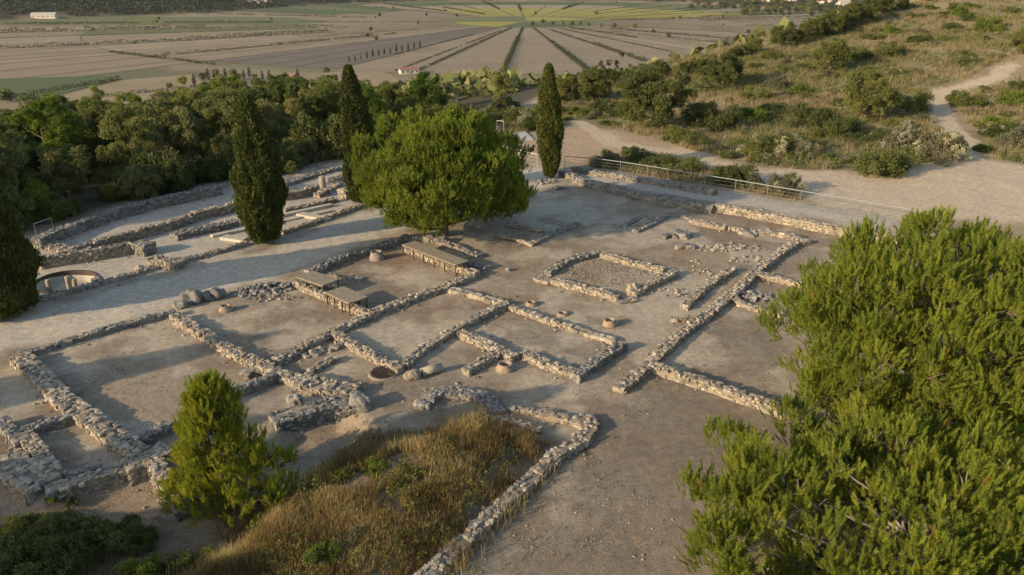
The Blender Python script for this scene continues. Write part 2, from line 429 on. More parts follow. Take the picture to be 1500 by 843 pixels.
class Stones:
    def __init__(s): s.v = []; s.t = []
    def add(s, c, half, rz, rng, tilt=.12, tint=None):
        p = ROCKS[int(rng.integers(len(ROCKS)))] * np.array(half)
        q = Quaternion((0, 0, 1), rz) @ Quaternion((1, 0, 0), rng.normal(0, tilt)) @ Quaternion((0, 1, 0), rng.normal(0, tilt))
        m = np.array(q.to_matrix())
        s.v.append(p @ m.T + np.array(c)); s.t.append(rng.random() if tint is None else tint)
    def part(s, mi=0):
        n = len(s.v); k = len(ROCKS[0])
        Fc = (RF[None] + (np.arange(n) * k)[:, None, None]).reshape(-1, 4)
        return np.concatenate(s.v), Fc, np.repeat(s.t, k), mi
LOOSE = Stones()
def resample(pts, step):
    pts = np.asarray(pts, float); seg = np.linalg.norm(np.diff(pts, axis=0), axis=1); L = np.r_[0, np.cumsum(seg)]
    n = max(2, int(round(L[-1] / step)) + 1); s = np.linspace(0, L[-1], n)
    return np.c_[np.interp(s, L, pts[:, 0]), np.interp(s, L, pts[:, 1])], L[-1]
WSEED = [100]
def wall(pix, w, h, label, stone=.23, ruin=.25, mat='stone', name='stone_wall', cat='wall', group=None, flat=False, spill=1.0, extra=None, down=0.0):
    WSEED[0] += 1; rng = np.random.default_rng(WSEED[0])
    w *= .79; h *= .61; stone *= .56
    p3 = [P(x, y, h) for x, y in pix] if not down else [flat_z(x, y, h) for x, y in pix]
    pts = [(v.x, v.y) for v in p3]
    if extra: pts = pts + extra
    st = Stones(); core = []
    # core of earth and small fill
    c2, L = resample(pts, .35)
    d = np.gradient(c2, axis=0); d /= np.linalg.norm(d, axis=1)[:, None] + 1e-9
    nrm = np.c_[-d[:, 1], d[:, 0]]
    top = h * (.72 + .2 * vnoise(c2[:, 0], c2[:, 1], 1.1, WSEED[0] % 9) * (1 if not flat else .2))
    gz = hgt(c2[:, 0], c2[:, 1]) if not down else np.zeros(len(c2))
    hw = w * .42
    rows = [np.c_[c2 + nrm * hw * 1.15, gz - .25 - down], np.c_[c2 + nrm * hw, gz + top * .95], np.c_[c2, gz + top * 1.02], np.c_[c2 - nrm * hw, gz + top * .95], np.c_[c2 - nrm * hw * 1.15, gz - .25 - down]]
    Vc = np.stack(rows, 1); n = len(c2); Vc = Vc + rng.normal(0, .012, Vc.shape); Vc = Vc.reshape(-1, 3)
    Fc = [[i * 5 + j, i * 5 + j + 1, (i + 1) * 5 + j + 1, (i + 1) * 5 + j] for i in range(n - 1) for j in range(4)]
    core.append((Vc, np.array(Fc), .5, 1))
    ends = [[0, 1, 2, 3], [0, 3, 4, 4]]
    # courses of stones
    nc = max(1, int(round((h + down) / (stone * .72)))); rh = (h + down) / nc
    gb = G_fast if not down else (lambda x_, y_: -down)
    na_ = max(2, int(round(w / (stone * 1.05))))
    pa = np.asarray(pts, float); seg = np.linalg.norm(np.diff(pa, axis=0), axis=1); LL = np.r_[0, np.cumsum(seg)]
    def at(s):
        s = min(max(s, 0), LL[-1]); i = min(int(np.searchsorted(LL, s, 'right')) - 1, len(seg) - 1)
        t = (s - LL[i]) / (seg[i] + 1e-9); p = pa[i] * (1 - t) + pa[i + 1] * t
        # soften the bend directions
        dd = (pa[i + 1] - pa[i]) / (seg[i] + 1e-9)
        return p, dd
    for c in range(nc):
        for a in range(na_):
            outer = a in (0, na_ - 1)
            if c < nc - 1 and not outer: continue
            s = -rng.random() * stone * .3
            while s < LL[-1]:
                ln = stone * rng.uniform(.6, 1.65)
                sc_ = s + ln / 2
                lowtop = (vnoise(np.array(sc_), np.array(a * .7), 1.3, WSEED[0] % 13))
                drop = c == nc - 1 and (rng.random() < ruin * (.3 + 1.4 * (lowtop < .42)))
                s += ln * .98
                if drop or sc_ > LL[-1] + .05: continue
                p, dd = at(sc_)
                nn = np.array([-dd[1], dd[0]])
                off = (a - (na_ - 1) / 2) * w / na_ + rng.normal(0, .025)
                q = p + nn * off
                z = gb(q[0], q[1]) + (c + .5) * rh + rng.normal(0, .02) * (0 if flat else 1)
                hh = rh * .5 * rng.uniform(.95, 1.18 if c == nc - 1 else 1.1)
                st.add((q[0], q[1], z), (ln / 2 * 1.02, w / na_ / 2 * rng.uniform(.95, 1.2), hh), math.atan2(dd[1], dd[0]) + rng.normal(0, .10), rng, .04 if flat else .085)
        for e in (0, LL[-1]):                 # close the ends
            p, dd = at(e); nn = np.array([-dd[1], dd[0]])
            for a in range(na_):
                q = p + nn * (a - (na_ - 1) / 2) * w / na_
                st.add((q[0], q[1], gb(q[0], q[1]) + (c + .5) * rh), (stone * .5, w / na_ * .55, rh * .55), math.atan2(dd[1], dd[0]) + rng.normal(0, .2), rng)
    # small stones fallen at the foot
    for k in range(int(L * 2.2 * spill)):
        p, dd = at(rng.random() * L); nn = np.array([-dd[1], dd[0]])
        q = p + nn * rng.choice([-1, 1]) * (w * .5 + abs(rng.normal(0, .28)))
        r_ = rng.uniform(.018, .055)
        LOOSE.add((q[0], q[1], G_fast(q[0], q[1]) + r_ * .3), (r_ * 1.3, r_, r_ * .8), rng.random() * 6, rng, .3)
    o = build(name, [st.part(0)] + core, [MAT[mat], MAT['mortar']])
    return tag(o, label, cat, group)

def rubble(px, py, rx, ry, n, size, label, mat='greystone', name='rubble_heap', cat='rubble', hmax=.25, group=None, ang=0):
    WSEED[0] += 1; rng = np.random.default_rng(WSEED[0]); c = P(px, py); st = Stones()
    for k in range(n):
        r_ = math.sqrt(rng.random()); a = rng.random() * 2 * math.pi
        u, v = r_ * rx * math.cos(a), r_ * ry * math.sin(a)
        x = c.x + u * math.cos(ang) - v * math.sin(ang); y = c.y + u * math.sin(ang) + v * math.cos(ang)
        s = size * rng.uniform(.4, 1.1)
        st.add((x, y, G(x, y) + hmax * max(0, 1 - r_ * r_) * rng.random() + s * .12), (s * .62, s * .45, s * .34), rng.random() * 6, rng, .3)
    return tag(build(name, [st.part()], MAT[mat]), label, cat, group)
def boulder(px, py, size, label, mat='greystone', name='boulder', cat='boulder', sq=.75, rz=0.):
    WSEED[0] += 1; rng = np.random.default_rng(WSEED[0]); c = P(px, py)
    import bmesh
    bm = bmesh.new(); bmesh.ops.create_icosphere(bm, subdivisions=4, radius=1)
    W = np.array([v.co[:] for v in bm.verts]); FF = np.array([[v.index for v in f.verts] for f in bm.faces]); bm.free()
    o3 = rng.random(3) * 9
    nn = sum(a_ * (vnoise(W[:, 0] + .6 * W[:, 2] + o3[0], W[:, 1] - .7 * W[:, 2] + o3[1], f_, k_) - .5) for k_, (a_, f_) in enumerate([(.7, .9), (.42, .45), (.26, .2), (.15, .1)]))
    W = np.sign(W) * np.abs(W) ** .82 * (1 + nn[:, None])
    size *= .8
    W = W * np.array([size * .58, size * .46, size * .42 * sq / .75])
    ca_, sa_ = math.cos(rz), math.sin(rz)
    W = np.c_[W[:, 0] * ca_ - W[:, 1] * sa_, W[:, 0] * sa_ + W[:, 1] * ca_, W[:, 2]]
    o = build(name, [(W, FF, rng.random() * .6 + .2)], MAT[mat], smooth=True, loc=(c.x, c.y, c.z + size * .30))
    return tag(o, label, cat)

# --- the room at the left
wall([(30, 517), (100, 497), (167, 477), (213, 464), (255, 455)], .42, .38, 'low grey rubble wall between pale path and the large shaded room at left', ruin=.5, mat='greystone')
wall([(28, 520), (52, 540), (93, 583), (133, 610), (170, 637), (205, 660)], .85, .55, 'thick wall of tilted slabs down the left side of the large room', stone=.26, ruin=.1)
wall([(256, 460), (333, 507), (383, 532), (440, 556)], .62, .5, 'straight wall with sunlit face between the large left room and the room with a buried jar', ruin=.12)
wall([(440, 552), (485, 566), (522, 568)], 1.05, .5, 'broad wall end spreading into rubble right of the small young pine', ruin=.2)
wall([(208, 640), (277, 603), (350, 568), (400, 548)], .5, .5, 'front wall of the large left room running behind the young pine', mat='greystone')
wall([(22, 633), (60, 620), (107, 606)], .45, .45, 'short rubble wall closing the back of the little sunken cell at far left', mat='greystone')
wall([(0, 612), (18, 632), (30, 645)], .5, .5, 'short wall stub at the left picture edge beside the little sunken cell', mat='greystone')
wall([(36, 634), (60, 662), (78, 688)], .55, .5, 'inner left wall of the little sunken cell', ruin=.15)
wall([(5, 668), (35, 690), (62, 706)], 1.25, .42, 'massive paved stone block at lower left corner', down=.5, stone=.34, ruin=.05, flat=True)
wall([(70, 716), (110, 704), (155, 690), (195, 680)], .6, .3, 'low outer wall below the little sunken cell facing the slope', down=.5, ruin=.15)
wall([(185, 680), (218, 668), (243, 654)], .95, .4, 'broad levelled wall top joining the outer wall to the thick slab wall', down=.5, stone=.3, ruin=.05, flat=True)
wall([(228, 675), (240, 700), (262, 722)], .6, .5, 'short curved wall with sunlit face half hidden behind the young pine', down=.5, ruin=.1)
wall([(85, 692), (110, 691), (145, 684)], .35, .3, 'thin inner footing along the front of the little sunken cell', mat='greystone')
wall([(400, 612), (440, 600), (485, 588), (525, 586)], 1.0, .45, 'crumbling outer wall below the broad wall end', down=.5, ruin=.45, mat='greystone')
boulder(530, 599, .85, 'single rounded boulder lying under the broad wall end')
boulder(434, 592, .6, 'upright dark boulder on the crumbling outer wall')
boulder(284, 443, .92, 'biggest of three boulders in a row beside pale path')
boulder(304, 440, .62, 'middle boulder of three in a row beside pale path')
boulder(319, 437, .7, 'end boulder of three in a row beside pale path, next to the buried jar room')
boulder(265, 452, .55, 'small flat boulder left of the row of three boulders')
wall([(358, 548), (368, 541), (382, 540)], .5, .3, 'small square stone bench built against the sunlit straight wall', stone=.3, flat=True, ruin=0)
# --- middle rooms
wall([(405, 527), (447, 504), (490, 483), (550, 455), (607, 432), (650, 418), (692, 402)], .55, .4, 'long diagonal wall between the covered walls and the middle rooms', ruin=.2, mat='stone')
wall([(435, 412), (487, 434), (545, 458)], .5, .5, 'straight wall with sunlit face standing under the two short board covers', ruin=.1)
wall([(452, 397), (480, 384), (510, 372), (560, 356), (600, 345), (650, 348)], .6, .5, 'dark rubble wall in tree shade along the edge of pale path', mat='greystone')
wall([(597, 360), (640, 378), (680, 392), (698, 398)], .5, .5, 'straight wall with sunlit face under the long board cover', ruin=.1)
wall([(645, 352), (675, 362), (702, 373)], .5, .35, 'short rubble wall behind the long board cover under the big pine', mat='greystone', ruin=.4)
wall([(690, 386), (712, 391)], .5, .3, 'loose wall stub at the right end of the long board cover', mat='greystone', ruin=.4)
wall([(482, 402), (505, 404), (527, 408)], .45, .2, 'little line of pale stones between the board covers', ruin=.3)
wall([(492, 487), (535, 513), (586, 538)], .45, .45, 'sunlit left wall of the middle room next to the silo grate', ruin=.1)
wall([(592, 531), (627, 503), (667, 480), (710, 457), (742, 442)], .48, .42, 'right wall of the middle room rising away from the lying column drum', ruin=.2)
wall([(662, 423), (700, 431), (738, 443)], .5, .32, 'back wall of the middle room with smooth flat slabs', stone=.4, flat=True, ruin=.1)
wall([(750, 448), (775, 457), (805, 468), (838, 478)], .42, .32, 'low wall running past two buried jars', ruin=.15)
wall([(842, 481), (870, 489), (898, 498)], .5, .25, 'low smooth slab sill ending near the sunlit jar', stone=.5, flat=True, ruin=0)
wall([(675, 485), (717, 503), (752, 520)], .48, .45, 'front wall of the jar row room, left half before the gap', ruin=.15)
wall([(768, 515), (800, 530), (838, 543)], .48, .42, 'front wall of the jar row room, right half after the gap', ruin=.15)
wall([(843, 549), (867, 531), (890, 515), (913, 501)], .52, .5, 'right end wall of the jar row room casting a broad shadow', mat='greystone')
wall([(683, 541), (705, 528), (732, 513)], .45, .42, 'short spur wall pointing to the jar in front of the rooms', ruin=.15)
wall([(455, 541), (472, 532), (490, 523)], .42, .3, 'tiny spur wall in the small yard left of the silo grate')
rubble(470, 517, .9, .3, 26, .26, 'scatter of pale stones beside the tiny spur wall', 'stone', hmax=.05, ang=.6)
# --- front ruins and mound
wall([(618, 592), (628, 578), (645, 572), (672, 572), (700, 577), (725, 588), (728, 600)], .7, .35, 'curved dark rubble ridge with hollows above the grassy mound', mat='greystone', ruin=.4, spill=2)
wall([(750, 596), (775, 599), (800, 604), (835, 613), (866, 623)], .4, .3, 'broken line of separate stones leading to the corner of the mound wall', ruin=.55)
wall([(690, 606), (727, 611), (765, 620), (790, 628)], .35, .3, 'short stone edging along the top of the grassy mound', ruin=.4)
wall([(866, 624), (850, 644), (816, 662), (790, 687), (769, 709), (743, 731), (719, 752), (690, 779), (665, 802), (625, 842)], .55, .42, 'long rubble wall down the right side of the grassy mound', ruin=.35, extra=[(-3.3, 14.2), (-4.4, 12.6)], spill=1.6)
wall([(848, 618), (870, 614)], .9, .35, 'thick corner pile of stones at the top of the mound wall', ruin=.3)
boulder(603, 556, .55, 'pale stone block beside the lying column drum', 'stone')
# --- right-hand walls
wall([(907, 567), (930, 550), (953, 528), (997, 487), (1035, 458), (1060, 438), (1082, 421), (1110, 393), (1140, 370), (1172, 349)], .58, .42, 'longest wall, running from the open yard up to the far right corner', ruin=.22)
wall([(955, 531), (995, 545), (1033, 557), (1080, 573), (1127, 590), (1180, 612)], .52, .55, 'sunlit wall disappearing under the near right pine', ruin=.12)
wall([(1003, 447), (1022, 430), (1040, 414), (1058, 402), (1074, 392)], .5, .4, 'short wall parallel to the longest wall', ruin=.2)
wall([(1113, 400), (1145, 407), (1182, 416)], .45, .4, 'straight wall leaving the longest wall towards the right pine', ruin=.15)
wall([(1074, 434), (1085, 442), (1105, 449), (1145, 458)], .42, .32, 'curved low wall beside the pit of dark rubble', ruin=.3)
rubble(1112, 437, 1.6, .55, 80, .22, 'bed of dark rubble inside the curved low wall', hmax=.15, ang=-.2)
wall([(985, 467), (1003, 466), (1022, 465)], .4, .3, 'stubby crosswise wall touching the longest wall', ruin=.3)
wall([(1013, 321), (1035, 326), (1062, 331)], .55, .4, 'broken pale wall with one dark gap at the back of the open yard', ruin=.25)
wall([(1066, 331), (1088, 336), (1108, 341)], .4, .3, 'smooth low sill in the back wall of the open yard', stone=.45, flat=True, ruin=0)
wall([(1115, 338), (1140, 338), (1160, 344), (1180, 352)], .7, .42, 'jumble of large pale blocks at far right corner of the open yard', stone=.42, ruin=.2)
def blocks(px, py, rx, ry, n, size, label, group, ang=0):
    WSEED[0] += 1; rng = np.random.default_rng(WSEED[0]); c = P(px, py)
    for k in range(n):
        r_ = math.sqrt(rng.random()); a = rng.random() * 6.283; u, v = r_ * rx * math.cos(a), r_ * ry * math.sin(a)
        x = c.x + u * math.cos(ang) - v * math.sin(ang); y = c.y + u * math.sin(ang) + v * math.cos(ang); s_ = size * rng.uniform(.5, 1.1)
        st = Stones(); st.add((0, 0, s_ * .2), (s_ * .6, s_ * .45, s_ * .34), rng.random() * 6, rng, .25)
        tag(build('stone_block', [st.part()], MAT['greystone'], loc=(x, y, G(x, y))), label, 'block', group)
blocks(990, 349, .8, .4, 10, .5, 'dark block of the bigger stone cluster lying in the open yard', 'bigger stone cluster in the open yard', .4)
blocks(1000, 363, .5, .3, 6, .42, 'block of the little cluster in front of the bigger stone cluster', 'little stone cluster in the open yard')
blocks(1095, 343, .6, .35, 6, .5, 'flat block lying before the smooth low sill', 'flat blocks before the low sill')
rubble(1068, 364, 1.9, .7, 50, .18, 'sparse flat stones scattered in the open yard', 'stone', hmax=.02)['kind'] = 'stuff'
rubble(1090, 380, .9, .6, 24, .16, 'handful of small stones beside the longest wall', 'stone', hmax=.02)['kind'] = 'stuff'
rubble(1027, 396, .4, 1.6, 24, .14, 'thin trail of pebbles left of the parallel wall', 'stone', hmax=.02)['kind'] = 'stuff'
rubble(985, 430, 1.0, .5, 26, .13, 'scatter of pebbles right of the square room', 'stone', hmax=.02)['kind'] = 'stuff'
# --- square room
wall([(803, 397), (825, 383), (845, 375), (876, 368)], .48, .42, 'left wall of the square gravel floored room', mat='greystone')
wall([(883, 371), (925, 382), (972, 393)], .45, .42, 'sunlit back wall of the square gravel floored room', ruin=.1)
wall([(810, 408), (850, 418), (905, 434)], .48, .42, 'sunlit front wall of the square gravel floored room', ruin=.1)
wall([(990, 396), (975, 403), (950, 415), (928, 427)], .52, .45, 'right wall of the square gravel floored room ending in an upright boulder', ruin=.1)
wall([(790, 407), (803, 410)], .7, .25, 'low reddish threshold block at left corner of the square room', stone=.45, flat=True, ruin=0)
wall([(905, 440), (925, 438)], .85, .12, 'flat doorstep slab at the open corner of the square room', stone=.6, flat=True, ruin=0, spill=0)
boulder(926, 430, .62, 'upright rounded boulder at the open corner of the square room', 'stone', sq=1.1)
boulder(744, 398, .3, 'small lone stone on the bare ground right of the long board cover')
# --- small ruin right of the big pine
wall([(730, 342), (755, 349), (780, 357)], .35, .22, 'pale brick edging of the small sunken bed right of the big pine', stone=.3, flat=True, ruin=.05)
wall([(750, 328), (775, 333), (797, 338)], .4, .25, 'back edging of the small sunken bed right of the big pine', ruin=.2)
wall([(784, 353), (812, 340), (847, 327)], .5, .25, 'wide low wall leading away from the small sunken bed', ruin=.2, mat='greystone')
wall([(913, 331), (928, 323), (943, 315)], .4, .15, 'faint flush footing nearest the far boundary wall', ruin=.3, mat='greystone')
wall([(931, 337), (955, 326), (978, 315)], .5, .25, 'low dark footing pointing at the far boundary wall', ruin=.25, mat='greystone')
wall([(980, 312), (995, 315), (1010, 319)], .5, .15, 'flush row of flat stones in front of the far boundary wall', ruin=.3, mat='greystone')
# --- far boundary
wall([(843, 259), (890, 271), (940, 283), (1043, 301)], .6, .75, 'long grey boundary wall at the back of the site, before the ramp', stone=.3, ruin=.02, mat='greystone', spill=.5)
wall([(1050, 299), (1120, 311), (1200, 327), (1262, 339), (1330, 352)], .65, .75, 'sunlit boundary wall in front of the steel railing', stone=.3, ruin=.02, spill=.5)
wall([(840, 245), (887, 252), (960, 263), (1047, 278)], .55, .6, 'grey wall on the far side of the ramp below the steel railing', stone=.3, ruin=.02, mat='greystone', spill=.3)
wall([(822, 250), (843, 256)], .5, .7, 'short dark wall end beside the tall slim cypress', stone=.3, ruin=.05, mat='greystone')
rubble(798, 268, .8, .5, 26, .3, 'small ring of stones round the foot of the slim cypress', hmax=.05)
rubble(820, 277, .45, .25, 16, .26, 'brown lumps of stone in front of the slim cypress', hmax=.1)
# --- terrace ruins upper left
wall([(53, 350), (83, 336), (167, 307), (233, 290), (320, 272)], .7, .95, 'outer terrace wall along the edge of the dark wood', stone=.28, ruin=.05, mat='greystone')
wall([(58, 377), (110, 368), (150, 363), (190, 355)], .6, .95, 'tall retaining wall above the round basin', stone=.26, ruin=.1)
wall([(203, 354), (217, 358)], 1.0, .95, 'square stone pier at the end of the tall retaining wall', stone=.3, ruin=.05, mat='greystone')
wall([(100, 366), (130, 356), (167, 345), (230, 329)], .55, .85, 'jagged terrace wall behind the square pier', stone=.26, ruin=.35)
wall([(232, 329), (262, 320), (285, 312)], .6, .8, 'terrace wall with dark drain hole right of the square pier', stone=.26, ruin=.2)
wall([(285, 311), (315, 304), (345, 296)], .7, .85, 'pale capped terrace wall left of the middle cypress', stone=.35, ruin=.05)
wall([(65, 352), (85, 362), (103, 368)], 1.0, .35, 'sunlit slanting rubble strip at the upper left terrace', ruin=.3)
wall([(255, 343), (280, 336), (307, 331), (343, 322)], .9, .55, 'heaped dark masonry left of the middle cypress', ruin=.3, mat='greystone')
wall([(225, 376), (243, 381), (262, 385)], .95, .55, 'bright block of crumbling masonry beside pale path', ruin=.35, spill=3)
wall([(57, 436), (100, 425), (140, 415)], .5, .3, 'pale kerb of stones from left cypress to the round basin', ruin=.3)
wall([(140, 414), (200, 398), (232, 388), (267, 380)], .45, .3, 'left stretch of the low path kerb below the bright masonry block', ruin=.4)
wall([(268, 379), (300, 371), (333, 362), (360, 353)], .45, .35, 'right stretch of the low path kerb up to the middle cypress', ruin=.3)
wall([(415, 338), (440, 330), (467, 321), (500, 309), (528, 299)], .45, .35, 'low path kerb between the middle cypress and the far left cypress', ruin=.15)
wall([(417, 282), (440, 278), (463, 271)], .6, .85, 'straight terrace wall with plain face right of the middle cypress', stone=.26, ruin=.05)
wall([(417, 268), (455, 256), (480, 248), (512, 241)], .7, .4, 'outermost stone terrace edge by the wood right of the middle cypress', mat='greystone')
wall([(417, 306), (445, 301), (470, 295), (490, 290)], .6, .4, 'ragged rubble row beside the white steps', ruin=.4)
wall([(465, 283), (480, 276), (497, 266)], .7, .5, 'stepped block wall beside the small column stub', stone=.4, ruin=.1)
wall([(486, 262), (500, 257), (515, 254)], .7, .55, 'sunlit upper block wall near the far left cypress', stone=.35, ruin=.15)
wall([(503, 276), (513, 280)], 1.0, .8, 'square pale stone pier near the far left cypress', stone=.4, ruin=0)
boulder(205, 398, .45, 'brown boulder set in the low path kerb', 'stone')
boulder(143, 415, .5, 'grey rock at the end of the round basin kerb')
rubble(388, 427, 1.5, .6, 170, .2, 'dark heap of rubble beside pale path near the board covers', hmax=.3, ang=.3)
rubble(396, 437, 1.1, .5, 60, .14, 'brown spill of stones in front of the dark rubble heap', 'stone', hmax=.08)

# paved slabs, column stub, uprights
def slab(px, py, size, rz, label, mat='paleslab', name='stone_slab', cat='slab', z=0.):
    c = P(px, py); V_, F_ = box((0, 0, size[2] / 2 + z), size)
    V_ = V_ + np.random.default_rng(int(px)).normal(0, .008, V_.shape)
    o = build(name, [(V_, F_)], MAT[mat], loc=c); o.rotation_euler = (0, 0, rz)
    m = o.modifiers.new('bevel', 'BEVEL'); m.width = .015; m.segments = 2
    return tag(o, label, cat)
slab(344, 341, (2.6, .32, .14), .70, 'pale long kerb slab left of the middle cypress')
slab(343, 352, (1.4, .6, .16), -.35, 'pale flat slab beside the low path kerb left of the middle cypress')
slab(447, 311, (3.6, .35, .16), .72, 'whitest long stone step right of the middle cypress')
slab(447, 318, (3.4, .3, .08), .72, 'lower grey step below the whitest stone step')
slab(460, 320, (2.2, .55, .16), -.5, 'pale slab laid crosswise over the lower grey step')
slab(753, 201, (2.6, 3.4, .14), .2, 'pale concrete slab beyond the white railing', 'concrete')
def column(px, py, r, h, label):
    WSEED[0] += 1
    c = P(px, py); V_, F_ = lathe([(0, -.45), (r, -.45), (r * .97, h * .5), (r * .9, h * .94), (r * .75, h), (0, h)], 18)
    return tag(build('column_stub', [(V_, F_, .6)], MAT['stone'], loc=c, smooth=False), label, 'column')
column(473, 276, .22, .8, 'upright column stub standing on the upper left terrace')
column(100, 414, .12, .3, 'small upright stone post at the centre of the round basin')
column(110, 418, .10, .28, 'leaning stone post at the right of the basin centre')
column(71, 416, .12, .2, 'short stone post close to left cypress in the basin')
# lying drum
c = P(622, 551); V_, F_ = lathe([(0, 0), (.17, 0), (.16, .8), (0, .8)], 16)
V_ = np.c_[V_[:, 2] - .1, V_[:, 1], V_[:, 0] + .15]
o = build('column_drum', [(V_, F_, .8)], MAT['stone'], loc=c, smooth=True); o.rotation_euler = (0, 0, .55)
tag(o, 'broken column drum lying on its side near the silo grate', 'column')
# round basin: curved dark steel rim
cb = P(96, 413)
th = np.linspace(0, 2 * np.pi, 40); rad = 1.35
arc = np.array([[cb.x + rad * math.cos(t) * 1.05, cb.y + rad * math.sin(t), 0] for t in th])
arc[:, 2] = [G(x, y) for x, y in arc[:, :2]]
inn = arc.copy(); inn[:, :2] = np.array([cb.x, cb.y]) + (arc[:, :2] - np.array([cb.x, cb.y])) * .95
Vb = np.stack([arc - [0, 0, .5], arc + [0, 0, .05], inn + [0, 0, .05], inn - [0, 0, .5]], 1).reshape(-1, 3)
Fb = [[i * 4 + j, i * 4 + (j + 1) % 4, (i + 1) * 4 + (j + 1) % 4, (i + 1) * 4 + j] for i in range(39) for j in range(4)]
tag(build('basin_rim', [(Vb, np.array(Fb))], MAT['rust']), 'curved dark steel rim of the round basin beside left cypress', 'basin')

# ------------------------------------------------------------------ buried storage jars and the silo
JL = ['grey buried jar with high neck in the room of the board covers', 'buried jar rim in the shaded room right of the three boulders', 'buried jar rim closest to the low wall, leftmost of three in a row',
      'flattest buried jar rim, middle of three in a row', 'sunlit buried jar standing clear of the low wall, rightmost of three in a row', 'buried jar in front of the rooms beside the short spur wall']
for (v, r, h), lab in zip(DOLIA, JL):
    ro = r * 1.0
    prof = [(ro * 1.28, -.12), (ro * 1.22, h * .25), (ro * 1.05, h * .62), (ro * .86, h * .86), (ro * .96, h * .92), (ro * 1.0, h * .97), (ro * .95, h), (ro * .72, h * .98), (ro * .64, h * .86), (ro * .66, h * .4), (ro * .68, -.2), (ro * .66, -.6), (0, -.62)]
    V_, F_ = lathe(prof)
    V_ = V_ + (vnoise(V_[:, 0] + V_[:, 2], V_[:, 1] * 1.3 + v.x, .11, 3) - .5)[:, None] * np.array([.03, .03, .045])
    m = MAT['terracotta'] if lab[0] != 'g' else simple('grey_terracotta', (.25, .20, .155), .9, .25, 8)
    tag(build('storage_jar', [(V_, F_)], m, loc=v, smooth=True), lab, 'jar')
t = thing('silo_pit', 'round grain silo pit closed by a rusty lattice grate', 'silo', SILO)
V_, F_ = lathe([(.54, -.1), (.57, .02), (.53, .07), (.46, .08), (.42, .04), (.42, -.7), (0, -.72)])
build('rim', [(V_, F_, .3)], MAT['stone'], t, smooth=True)
gp = []
for k in range(-4, 5):
    L_ = math.sqrt(max(.0, .46 ** 2 - (k * .105) ** 2))
    for ang in (R(45), R(-45)):
        gp.append(box((-math.sin(ang) * k * .105, math.cos(ang) * k * .105, .105 + (.012 if ang > 0 else 0)), (2 * L_, .02, .02), ang))
build('grate', gp, MAT['rust'], t)

# ------------------------------------------------------------------ board covers over the wall tops
def cover(pa, pb, wid, hgt_, label, nleg):
    a, b_ = P(*pa, hgt_), P(*pb, hgt_)
    d = Vector((b_.x - a.x, b_.y - a.y, 0)); L_ = d.length; ang = math.atan2(d.y, d.x)
    mid = (a + b_) / 2
    t = thing('protective_cover', label, 'cover', (mid.x, mid.y, G(mid.x, mid.y)), ang)
    o = build('top', [box((0, 0, hgt_), (L_, wid, .05))], MAT['board'], t)
    m = o.modifiers.new('bevel', 'BEVEL'); m.width = .01; m.segments = 2
    build('edge_strip', [box((0, -wid / 2 + .02, hgt_ - .055), (L_ * .99, .03, .05)), box((0, wid / 2 - .02, hgt_ - .055), (L_ * .99, .03, .05))], MAT['timber'], t)
    for k in range(nleg):
        x = -L_ / 2 + .06 + (L_ - .12) * k / (nleg - 1)
        for s in (-1, 1):
            build('leg', [box((x, s * (wid / 2 - .05), (hgt_ - .03) / 2 - .05), (.05, .05, hgt_ + .07))], MAT['timber'], t)
    return t
cover((598, 357), (677, 387), .85, .56, 'long brown board cover on posts under the big pine', 6)
cover((446, 402), (485, 415), 1.0, .58, 'short board cover on posts closest to pale path', 4)
cover((490, 425), (525, 441), 1.0, .56, 'short board cover on posts nearer the long diagonal wall', 4)

# ------------------------------------------------------------------ railings
def railing(pix, label, h=1.0, wires=4, mat='metal', step=2.1, rr_=.024, mesh=False, name='railing'):
    pts = [P(*p) for p in pix]
    c2, L_ = resample([(v.x, v.y) for v in pts], step)
    p3 = np.array([[x, y, G(x, y)] for x, y in c2])
    t = thing(name, label, 'railing', tuple(p3[0]))
    o0 = p3[0]
    for q in p3:
        V_, F_ = tube([q - o0 - [0, 0, .1], q - o0 + [0, 0, h]], rr_ * .9, 6); build('post', [(V_, F_)], MAT[mat], t)
    V_, F_ = tube(p3 - o0 + [0, 0, h], rr_ * 1.25, 6); build('top_rail', [(V_, F_)], MAT[mat], t)
    for k in range(wires):
        V_, F_ = tube(p3 - o0 + [0, 0, h * (k + .7) / (wires + .6)], rr_ * .26, 5); build('wire', [(V_, F_)], MAT[mat], t)
    return t
railing([(827, 251), (850, 252), (887, 256), (960, 268), (1040, 282), (1120, 296), (1200, 310), (1330, 334)], 'long steel post and wire railing along the back of the site', 1.05, 4)
railing([(733, 234), (760, 240), (787, 247)], 'white railing between the big pine and the slim cypress', 1.0, 3, 'whitewall')
railing([(728, 194), (738, 195)], 'tiny white railing at the concrete slab behind the big pine', 1.0, 3, 'whitewall', 1.0)
railing([(55, 352), (80, 343)], 'short wire fence panel at the end of the outer terrace wall', .9, 5, 'metal', 1.2, .02)

